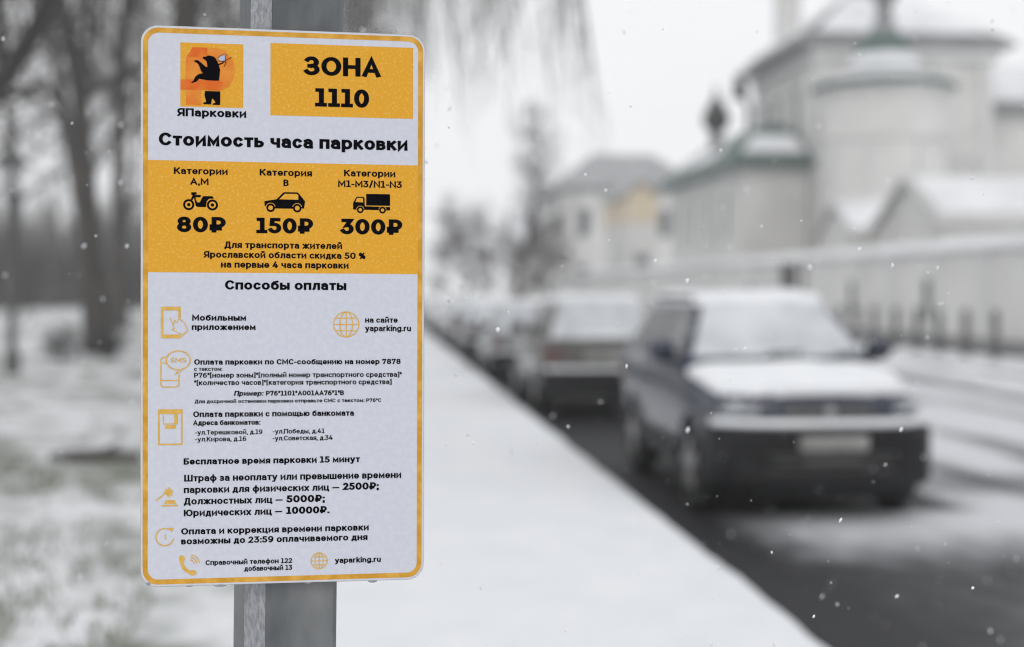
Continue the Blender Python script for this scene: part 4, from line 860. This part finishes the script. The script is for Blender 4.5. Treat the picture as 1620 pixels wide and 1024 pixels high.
gabled('gatehouse', 'low white gabled house with snowy roof, nearest behind the white wall', 'house', 16.6, 27.5, 40.2, 45.6, 3.7, 5.1, roofm='wall_grey', ov=.25, wins=[(18.2, 19.0, 40.2, 1.6, 3.0, 'y'), (20.6, 21.4, 40.2, 1.6, 3.0, 'y'), (41.6, 42.3, 16.6, 1.6, 2.9, 'x'), (43.6, 44.3, 16.6, 1.6, 2.9, 'x')])
gabled('annexe', 'small white annexe with thin snowy roof before the round tower', 'house', 16.5, 20.4, 47.6, 51.6, 3.6, 4.75, roofm='wall_grey', ov=.2, wins=[(48.5, 49.1, 16.5, 1.6, 2.8, 'x')])
# low wing with a green hipped roof and a dark cupola
lw = empty('church_wing', (15.6, 60, 0)); tag(lw, 'lower white church wing with green hipped roof left of the round tower', 'church')
MB().box(15.4, 18.2, 58.5, 72.5, 0, 7.2).build('wall', M['wall'], lw)
e1 = [(14.8, 57.9, 7.2), (18.35, 57.9, 7.2), (18.35, 73.1, 7.2), (14.8, 73.1, 7.2)]; t1 = [(16.8, 60.5, 8.9), (17.8, 60.5, 8.9), (17.8, 70.5, 8.9), (16.8, 70.5, 8.9)]
MB().hexa([(x, y, z-.3) for x, y, z in e1]+e1).build('eaves', M['green_roof'], lw)
rf_ = MB().hexa([(x, y, z+.004) for x, y, z in e1]+t1).build('roof', M['green_roof'], lw)
snow_slab(inset(e1[0], e1[1], t1[1], t1[0], .08, .6), 'roof_snow', rf_); snow_slab(inset(e1[3], e1[0], t1[0], t1[3], .3, .75), 'roof_snow', rf_)
MB().lathe([(.30, 7.9), (.30, 9.2), (.36, 9.25)], (16.0, 65.5, 0), 16).build('neck', M['grey_roof'], lw, True)
MB().lathe([(.3, 9.1), (.62, 9.45), (.66, 9.8), (.42, 10.3), (.12, 10.75), (.04, 11.3)], (16.0, 65.5, 0), 16).build('onion_dome', M['dark'], lw, True)
for y in (60.5, 63.5, 66.5, 69.5): opening(lw, y, y+.8, 15.4, 4.0, 5.8, 'x')
frames(lw)
# two-storey house across the end of the row, its front turned to us
hs = empty('townhouse', (15, 113, 0)); tag(hs, 'pale grey townhouse with hipped grey roof far along the street beyond the church', 'house')
HX0, HX1, HY0, HY1, HE = 15.2, 26.6, 113, 127, 9.9
MB().box(HX0, HX1, HY0, HY1, 0, HE).build('wall', M['wall'], hs)
MB().box(HX0-.15, HX1+.15, HY0-.15, HY1+.15, HE-.7, HE-.35).build('cornice', M['trim'], hs); MB().box(HX0-.1, HX1+.1, HY0-.1, HY0-.001, 4.9, 5.2).build('string_course', M['trim'], hs)
e2 = [(HX0-.5, HY0-.5, HE), (HX1+.5, HY0-.5, HE), (HX1+.5, HY1+.5, HE), (HX0-.5, HY1+.5, HE)]; t2 = [(HX0+3.2, HY0+5.5, HE+3.2), (HX1-3.2, HY0+5.5, HE+3.2), (HX1-3.2, HY1-5.5, HE+3.2), (HX0+3.2, HY1-5.5, HE+3.2)]
MB().hexa([(x, y, z-.25) for x, y, z in e2]+e2).build('eaves', M['grey_roof'], hs)
MB().hexa([(x, y, z+.004) for x, y, z in e2]+t2).build('roof', M['pale_roof'], hs)
for i in range(5):
    x = 16.3+2.2*i
    opening(hs, x, x+1.0, HY0, 1.6, 3.6, 'y'); opening(hs, x, x+1.0, HY0, 6.0, 8.2, 'y')
for y in (115, 118.5, 122, 125): opening(hs, y, y+1.0, HX0, 6.0, 8.2, 'x')
frames(hs)
oh = empty('ochre_house', (15, 84, 0)); tag(oh, 'narrow house with ochre-yellow upper storey between the church wing and the townhouse', 'house')
MB().box(15.1, 16.9, 84, 92, 0, 5.8).build('wall', M['wall'], oh); MB().prism([(15.05, 5.8), (16.95, 5.8), (16.95, 7.4), (16.0, 8.1), (15.05, 7.4)], 83.95, 92).build('upper_storey', M['ochre'], oh)
for sg in ((14.8, 16.0), (17.2, 16.0)):
    q_ = [(sg[0], 83.7, 7.24), (sg[0], 92.3, 7.24), (sg[1], 92.3, 8.2), (sg[1], 83.7, 8.2)]
    MB().hexa([(x, y, z+.01) for x, y, z in q_]+[(x, y, z+.13) for x, y, z in q_]).build('roof', M['pale_roof'], oh)
opening(oh, 15.6, 16.4, 84, 2.0, 3.8, 'y'); opening(oh, 86, 86.8, 15.1, 2.0, 3.8, 'x'); frames(oh)
gabled('distant_house', 'pale hazy gabled house farthest down the street, left of the townhouse', 'house', 13.6, 24, 134, 147, 6.2, 9.2, roofm='pale_roof', ridge='x', wins=[(14.6, 15.6, 134, 1.8, 3.6, 'y'), (17.0, 18.0, 134, 1.8, 3.6, 'y')])
# building at the right edge
gabled('side_church', 'white side building with dark eaves at the right edge beside the church', 'house', 26.7, 36, 61, 70, 9.9, 12.2, 'wall', 'grey_roof', .7, 'x', True, [(29, 30, 56, 5.5, 7.6, 'y'), (32, 33, 61, 5.5, 7.6, 'y')])

# ------------------------------------------------------------------ trees
RMIN = .004
class Twigs:
    def __init__(s): s.v = []; s.f = []
    def seg(s, pts, rads, n):
        k0 = len(s.v); ref = Vector((.3, .9, .2))
        for i, p in enumerate(pts):
            d = (pts[min(i+1, len(pts)-1)]-pts[max(i-1, 0)])
            if d.length < 1e-6: d = Vector((0, 0, 1))
            d.normalize(); a = d.cross(ref)
            if a.length < .05: a = d.cross(Vector((1, 0, 0)))
            a.normalize(); b = d.cross(a)
            for j in range(n):
                t = 2*math.pi*j/n; q = p+(a*math.cos(t)+b*math.sin(t))*rads[i]; s.v.append((q.x, q.y, q.z))
        for i in range(len(pts)-1):
            for j in range(n): a_ = k0+i*n+j; b_ = k0+i*n+(j+1) % n; s.f.append((a_, b_, b_+n, a_+n))
    def build(s, name, m, parent):
        me = bpy.data.meshes.new(name); me.from_pydata(s.v, [], s.f); return link_mesh(name, me, m, parent, True)
def grow(T, rnd, p, d, length, r, lev, maxlev, droop, kids):
    n = 5 if lev < maxlev else 4
    pts = [p.copy()]; rads = [r]; dirs = []
    for i in range(n):
        d = (d + Vector((rnd.gauss(0, .16), rnd.gauss(0, .16), rnd.gauss(0, .10) + (.06 if lev < 2 else 0) - droop*(lev/maxlev)**1.5*(i+1)/n))).normalized()
        p = p+d*length/n; pts.append(p.copy()); rads.append(max(RMIN, r*(1-.62*(i+1)/n))); dirs.append(d.copy())
    T.seg(pts, rads, 6 if lev < 1 else 4 if lev < 2 else 3)
    if lev >= maxlev: return
    for c in range(kids[min(lev, len(kids)-1)]):
        t = rnd.uniform(.25, 1.0); i = min(n-1, int(t*n)); q = pts[i].lerp(pts[i+1], t*n-i)
        ax = dirs[i]; pr = Vector((rnd.gauss(0, 1), rnd.gauss(0, 1), rnd.gauss(0, .7))).cross(ax)
        if pr.length < .01: continue
        a = rnd.uniform(.45, 1.05); nd = (ax*math.cos(a)+pr.normalized()*math.sin(a)).normalized()
        grow(T, rnd, q, nd, length*rnd.uniform(.45, .72), max(RMIN, rads[i]*rnd.uniform(.42, .62)), lev+1, maxlev, droop, kids)
def tree(x, y, h, r, seed, label, path=None, droop=.15, limbs=9, kids=(5, 5, 4), maxlev=3, start=.35, spread=.42, group=None, z=None, extra=(), m='twig', up=.55, strands=None):
    rnd = random.Random(seed); z0 = gh(x, y)-.06 if z is None else z
    root = empty('bare_tree', (x, y, z0)); tag(root, label, 'tree', group)
    if path is None:
        path = [(0, 0)]; px_, py_ = 0, 0
        for i in range(5): px_ += rnd.gauss(0, .02*h); py_ += rnd.gauss(0, .02*h); path.append((px_, py_))
    n = len(path)-1; pts = [Vector((a, b, h*i/n)) for i, (a, b) in enumerate(path)]; rads = [r*(1.0-.8*i/n) for i in range(n+1)]; rads[0] = r*1.35
    T = Twigs()
    fine = []; fr = []
    for i in range(n):
        for k in range(4):
            t = k/4; fine.append(pts[i].lerp(pts[i+1], t)); fr.append(rads[i]+(rads[i+1]-rads[i])*t)
    fine.append(pts[-1]); fr.append(rads[-1]); fr = [max(.02, q) for q in fr]
    for i in range(1, len(fine)-1): fine[i] = fine[i]*.5+(fine[i-1]+fine[i+1])*.25
    T.seg(fine, fr, 9); T.build('trunk', M['bark'], root)
    K = Twigs()
    for c in range(limbs):
        t = start+(1-start)*(c+rnd.random()*.8)/limbs; i = min(len(fine)-2, int(t*(len(fine)-1))); q = fine[i].copy()
        az = c*2.4+rnd.uniform(-.5, .5); d = Vector((math.cos(az), math.sin(az), up+rnd.uniform(-.1, .5))).normalized()
        grow(K, rnd, q, d, h*spread*rnd.uniform(.7, 1.1)*(1.15-.55*t), fr[i]*.55, 0, maxlev, droop, kids)
    for poly, r0 in extra:     # named limbs: points in world space
        P_ = [Vector(p)-root.location for p in poly]; nn = len(P_)
        K.seg(P_, [r0*(1-.5*i/(nn-1)) for i in range(nn)], 7)
        for i in range(1, nn):
            for k in range(2):
                q = P_[i-1].lerp(P_[i], rnd.random()); d = ((P_[i]-P_[i-1]).normalized()+Vector((rnd.gauss(0, .7), rnd.gauss(0, .7), rnd.gauss(0, .5)))).normalized()
                grow(K, rnd, q, d, h*.16*rnd.uniform(.6, 1.2), r0*.18, 1, maxlev, droop, kids)
    if strands:      # long thin twigs hanging straight down from the outer limbs
        cnt, ln = strands
        for c_ in range(cnt):
            if c_ % 11 == 0: az0 = rnd.random()*6.283; rr0 = math.sqrt(rnd.random())*h*.29; sh = rnd.uniform(.6, 1.2)
            az = az0+rnd.gauss(0, .09); rr = rr0+rnd.gauss(0, .22); top = h*(.60-.16*(rr/(h*.32))**2)+rnd.uniform(-.4, .5)
            p = Vector((math.cos(az)*rr, math.sin(az)*rr, top)); l_ = ln*sh*rnd.uniform(.5, 1.1); P_ = [p]; d = Vector((math.cos(az)*.5, math.sin(az)*.5, -.4))
            for k in range(5):
                d = (d*.6+Vector((rnd.gauss(.05, .09), rnd.gauss(0, .09), -1))*.5).normalized(); p = p+d*l_/5; P_.append(p)
                if k > 0:
                    e = Vector((rnd.gauss(0, .6), rnd.gauss(0, .6), -.7)).normalized(); K.seg([p, p+e*.25, p+e*.35+Vector((0, 0, -.35))], [.005, .004, .003], 3)
            K.seg(P_, [.015, .013, .011, .009, .007, .004], 3)
            if rnd.random() < .12:
                i = min(len(fine)-1, int(len(fine)*rnd.uniform(.55, .95))); a = fine[i]; K.seg([a, a.lerp(P_[0], .5)+Vector((0, 0, .5)), P_[0]], [.05, .03, .012], 4)
    K.build('crown', M[m], root)
    return root
# park trees left of the pavement
def W_(px, py, d): return tuple(at(px, py, d))
t0 = W_(152, 512, 42)
tree(t0[0], t0[1], 17, .27, 11, 'dark leaning tree with a curved trunk in the snowy park, left of the sign', path=[(0, 0), (-.35, 0), (-.95, 0), (-1.5, 0), (-1.4, 0), (-.9, 0)], start=.28, limbs=10, spread=.36, kids=(4, 4, 3))
t0 = W_(186, 512, 40)
tree(t0[0], t0[1], 18, .24, 12, 'dark upright tree closest to the left edge of the sign in the park', path=[(0, 0), (.05, 0), (.15, 0), (.45, 0), (.55, 0), (.7, .3)], start=.3, limbs=10, spread=.36, kids=(4, 4, 3))
tree(-7.6, 17.5, 13, .28, 13, 'near park tree whose thick dark limbs reach across the upper left corner', limbs=7, start=.5, spread=.32, kids=(4, 4, 3),
     extra=[([W_(-300, 240, 17.5), W_(-110, 190, 17.3), W_(10, 118, 17.0), W_(48, 58, 16.8), W_(88, -20, 16.5), W_(120, -120, 16.3)], .17), ([W_(10, 118, 17.0), W_(-2, 30, 17.2), W_(-12, -60, 17.4)], .07), ([W_(-110, 190, 17.3), W_(20, 150, 17), W_(70, 130, 16.8), W_(100, 180, 16.6)], .075)])
for i, (x, y, h, r) in enumerate([(-14.5, 52, 16, .3), (-11.2, 58, 17, .28), (-19, 60, 18, .33), (-16.5, 70, 17, .3), (-24, 68, 18, .34), (-21, 82, 18, .32), (-13, 78, 18, .3)]):
    tree(x, y, h, r, 30+i, 'bare dark park tree standing in the wood beyond the snowy lawn', group='bare trees of the park wood', kids=(4, 4, 3), start=.3)
for i, (x, y, h, r) in enumerate([(-5.6, 30, 15, .25), (-4.3, 45, 16, .27), (-4.2, 62, 16, .27), (-8, 66, 16, .28)]):
    tree(x, y, h, r, 50+i, 'bare park tree behind the sign panel', group='bare trees behind the sign', kids=(5, 4, 3))
# avenue trees beside the pavement, their thin twigs hanging over it
tree(-1.7, 15.5, 12.5, .20, 61, 'weeping bare tree beside the pavement with thin twigs hanging right of the sign', droop=.2, limbs=9, kids=(4, 4, 3), start=.5, spread=.34, up=.8, strands=(420, 2.1))
tree(-1.6, 25, 14, .22, 62, 'second weeping tree farther along the pavement behind the hanging twigs', droop=.2, limbs=9, kids=(4, 4, 3), start=.5, spread=.34, up=.8, strands=(260, 2.3))
# street trees on the far side
RMIN = .013
tree(8.7, 84, 11.5, .26, 71, 'dense grey bare tree at the end of the street before the townhouse', droop=.0, limbs=18, kids=(5, 5, 3), start=.12, spread=.24, z=0, up=.9)
tree(7.2, 112, 7, .22, 72, 'low round bare tree far down the street right of the sign', droop=.1, limbs=18, kids=(6, 6, 4), start=.12, spread=.42, z=0)
tree(12.4, 100, 6, .16, 73, 'small bare tree near the townhouse wall at the street end', droop=.1, limbs=12, kids=(6, 5, 4), start=.2, spread=.45, z=0)
RMIN = .005
# far brushwood of the wood
rnd = random.Random(77); T = Twigs()
for _ in range(3600):
    y = rnd.uniform(62, 100); x = -4-rnd.random()*(y*.42+6); z = gh(x, y)-.05; h = rnd.uniform(2.6, 6.6); r = rnd.uniform(.015, .05)
    p = Vector((x, y, z)); pts = [p]; 
    for k in range(3): p = p+Vector((rnd.gauss(0, .22), rnd.gauss(0, .22), h/3)); pts.append(p)
    T.seg(pts, [r, r*.8, r*.55, r*.2], 3)
    for k in range(3):
        q = pts[rnd.randint(1, 2)]; T.seg([q, q+Vector((rnd.gauss(0, .7), rnd.gauss(0, .7), rnd.uniform(.5, 1.6)))], [r*.5, r*.15], 3)
tag(T.build('brushwood', M['brush'], None), 'grey brushwood and saplings of the far wood behind the park lawn', 'wood', kind='stuff')
# low shrubs, log, park lamp
def shrub(x, y, h, n, seed, label):
    rnd = random.Random(seed); root = empty('shrub', (x, y, gh(x, y)-.03)); tag(root, label, 'shrub'); T = Twigs()
    for _ in range(n):
        a = rnd.random()*6.28; sp = rnd.uniform(.1, .75); d = Vector((math.cos(a)*sp, math.sin(a)*sp, 1)).normalized()
        grow(T, rnd, Vector((math.cos(a)*.1, math.sin(a)*.1, 0)), d, h*rnd.uniform(.6, 1.1), .014, 1, 3, .2, (3, 4, 4))
    T.build('stems', M['twig'], root)
p = W_(105, 590, 27); shrub(p[0], p[1], .55, 20, 1, 'low dark leafless shrub on the snowy lawn, next to the lamp post')
p = W_(168, 582, 28); shrub(p[0], p[1], .65, 22, 2, 'low brownish leafless shrub on the snowy lawn, nearest the sign edge')
p = W_(152, 742, 13.2); b = MB()
z = gh(p[0], p[1]); b.tube([(-.42, .05, .03), (-.2, .0, .05), (.1, .02, .06), (.4, -.05, .045)], [.05, .065, .06, .045], 9); b.tube([(.05, .02, .07), (.16, .1, .14), (.2, .2, .16)], [.03, .022, .012], 6)
o = b.build('fallen_branch', M['bark'], None, True); o.location = (p[0], p[1], z); tag(o, 'short dark fallen branch lying on the snowy lawn left of the sign', 'branch')
p = W_(20, 608, 23.6)
lp = empty('park_lamp', (p[0], p[1], gh(p[0], p[1])-.02)); tag(lp, 'dark park lamp post with a lantern head at the left edge', 'lamp post')
MB().lathe([(.13, 0), (.13, .35), (.09, .42), (.075, .5), (.065, 2.9), (.09, 2.95), (.09, 3.02)], (0, 0, 0), 16).build('post', M['post'], lp, True, angle=R(40))
MB().lathe([(.08, 3.02), (.15, 3.1), (.20, 3.45), (.19, 3.47)], (0, 0, 0), 16).build('lantern_glass', mat('lamp_glass', (.4, .41, .42), .2), lp, True)
MB().lathe([(.30, 3.47), (.29, 3.52), (.16, 3.66), (.05, 3.74), (.03, 3.82)], (0, 0, 0), 16).build('lantern_cap', M['post'], lp, True, angle=R(40))

# ------------------------------------------------------------------ falling snow
rnd = random.Random(9); v = []; f = []
ico = bmesh.new(); bmesh.ops.create_icosphere(ico, subdivisions=1, radius=1)
iv = [q.co.copy() for q in ico.verts]; fi = [tuple(q.index for q in t.verts) for t in ico.faces]; ico.free()
def flake(p, s):
    ax = Vector((rnd.uniform(.6, 1.0), rnd.uniform(.5, 1.0), rnd.uniform(.7, 1.6)))*s
    q = Matrix.Rotation(rnd.gauss(0, .5), 3, 'Y') @ Matrix.Rotation(rnd.random()*6, 3, 'Z'); k = len(v)
    for c in iv: 
        jj = 1+rnd.uniform(-.3, .3); e = q @ Vector((c.x*ax.x*jj, c.y*ax.y*jj, c.z*ax.z*jj)); v.append((p[0]+e.x, p[1]+e.y, p[2]+e.z))
    f.extend(tuple(k+i for i in t) for t in fi)
for _ in range(5200):
    y = rnd.uniform(1.25, 15); x = rnd.uniform(-.45*y-.4, .62*y+.5); z = rnd.uniform(.2, 1.75+.32*y)
    if (Vector((x, y, z))-C0).length < 1.5 or (y < 1.95 and -.62 < x < .02): continue
    flake((x, y, z), rnd.choice((.0008, .0011, .0015, .0022, .0032)))
for _ in range(420):     # the layer around the sign's own distance, where flakes are seen sharp
    y = rnd.uniform(1.55, 3.3); x = rnd.uniform(-.28*y, .5*y); z = rnd.uniform(1.75-.28*y, 1.75+.24*y)
    if (Vector((x, y, z))-C0).length < 1.5 or (y < 1.95 and -.62 < x < .02): continue
    flake((x, y, z), rnd.choice((.0007, .0009, .0012, .0016, .0021, .0028)) if rnd.random() < .96 else .0038)
me = bpy.data.meshes.new('falling_snow'); me.from_pydata(v, [], f); tag(link_mesh('falling_snow', me, M['car_snow'], None, True), 'small white snowflakes falling through the air', 'snowflakes', kind='stuff')

# ------------------------------------------------------------------ haze: even air full of fine snow
hm = bpy.data.materials.new('haze_air'); hm.use_nodes = True; t = hm.node_tree; t.nodes.remove(t.nodes['Principled BSDF'])
pv = t.nodes.new('ShaderNodeVolumePrincipled'); pv.inputs['Color'].default_value = (.97, .975, .98, 1); pv.inputs['Density'].default_value = HAZE; pv.inputs['Anisotropy'].default_value = .2
t.links.new(pv.outputs[0], t.nodes['Material Output'].inputs['Volume'])
hz = MB().box(-310, 310, -310, 330, -1.1, 24).build('haze', hm); tag(hz, 'pale haze of falling snow in the winter air', 'haze', kind='stuff')
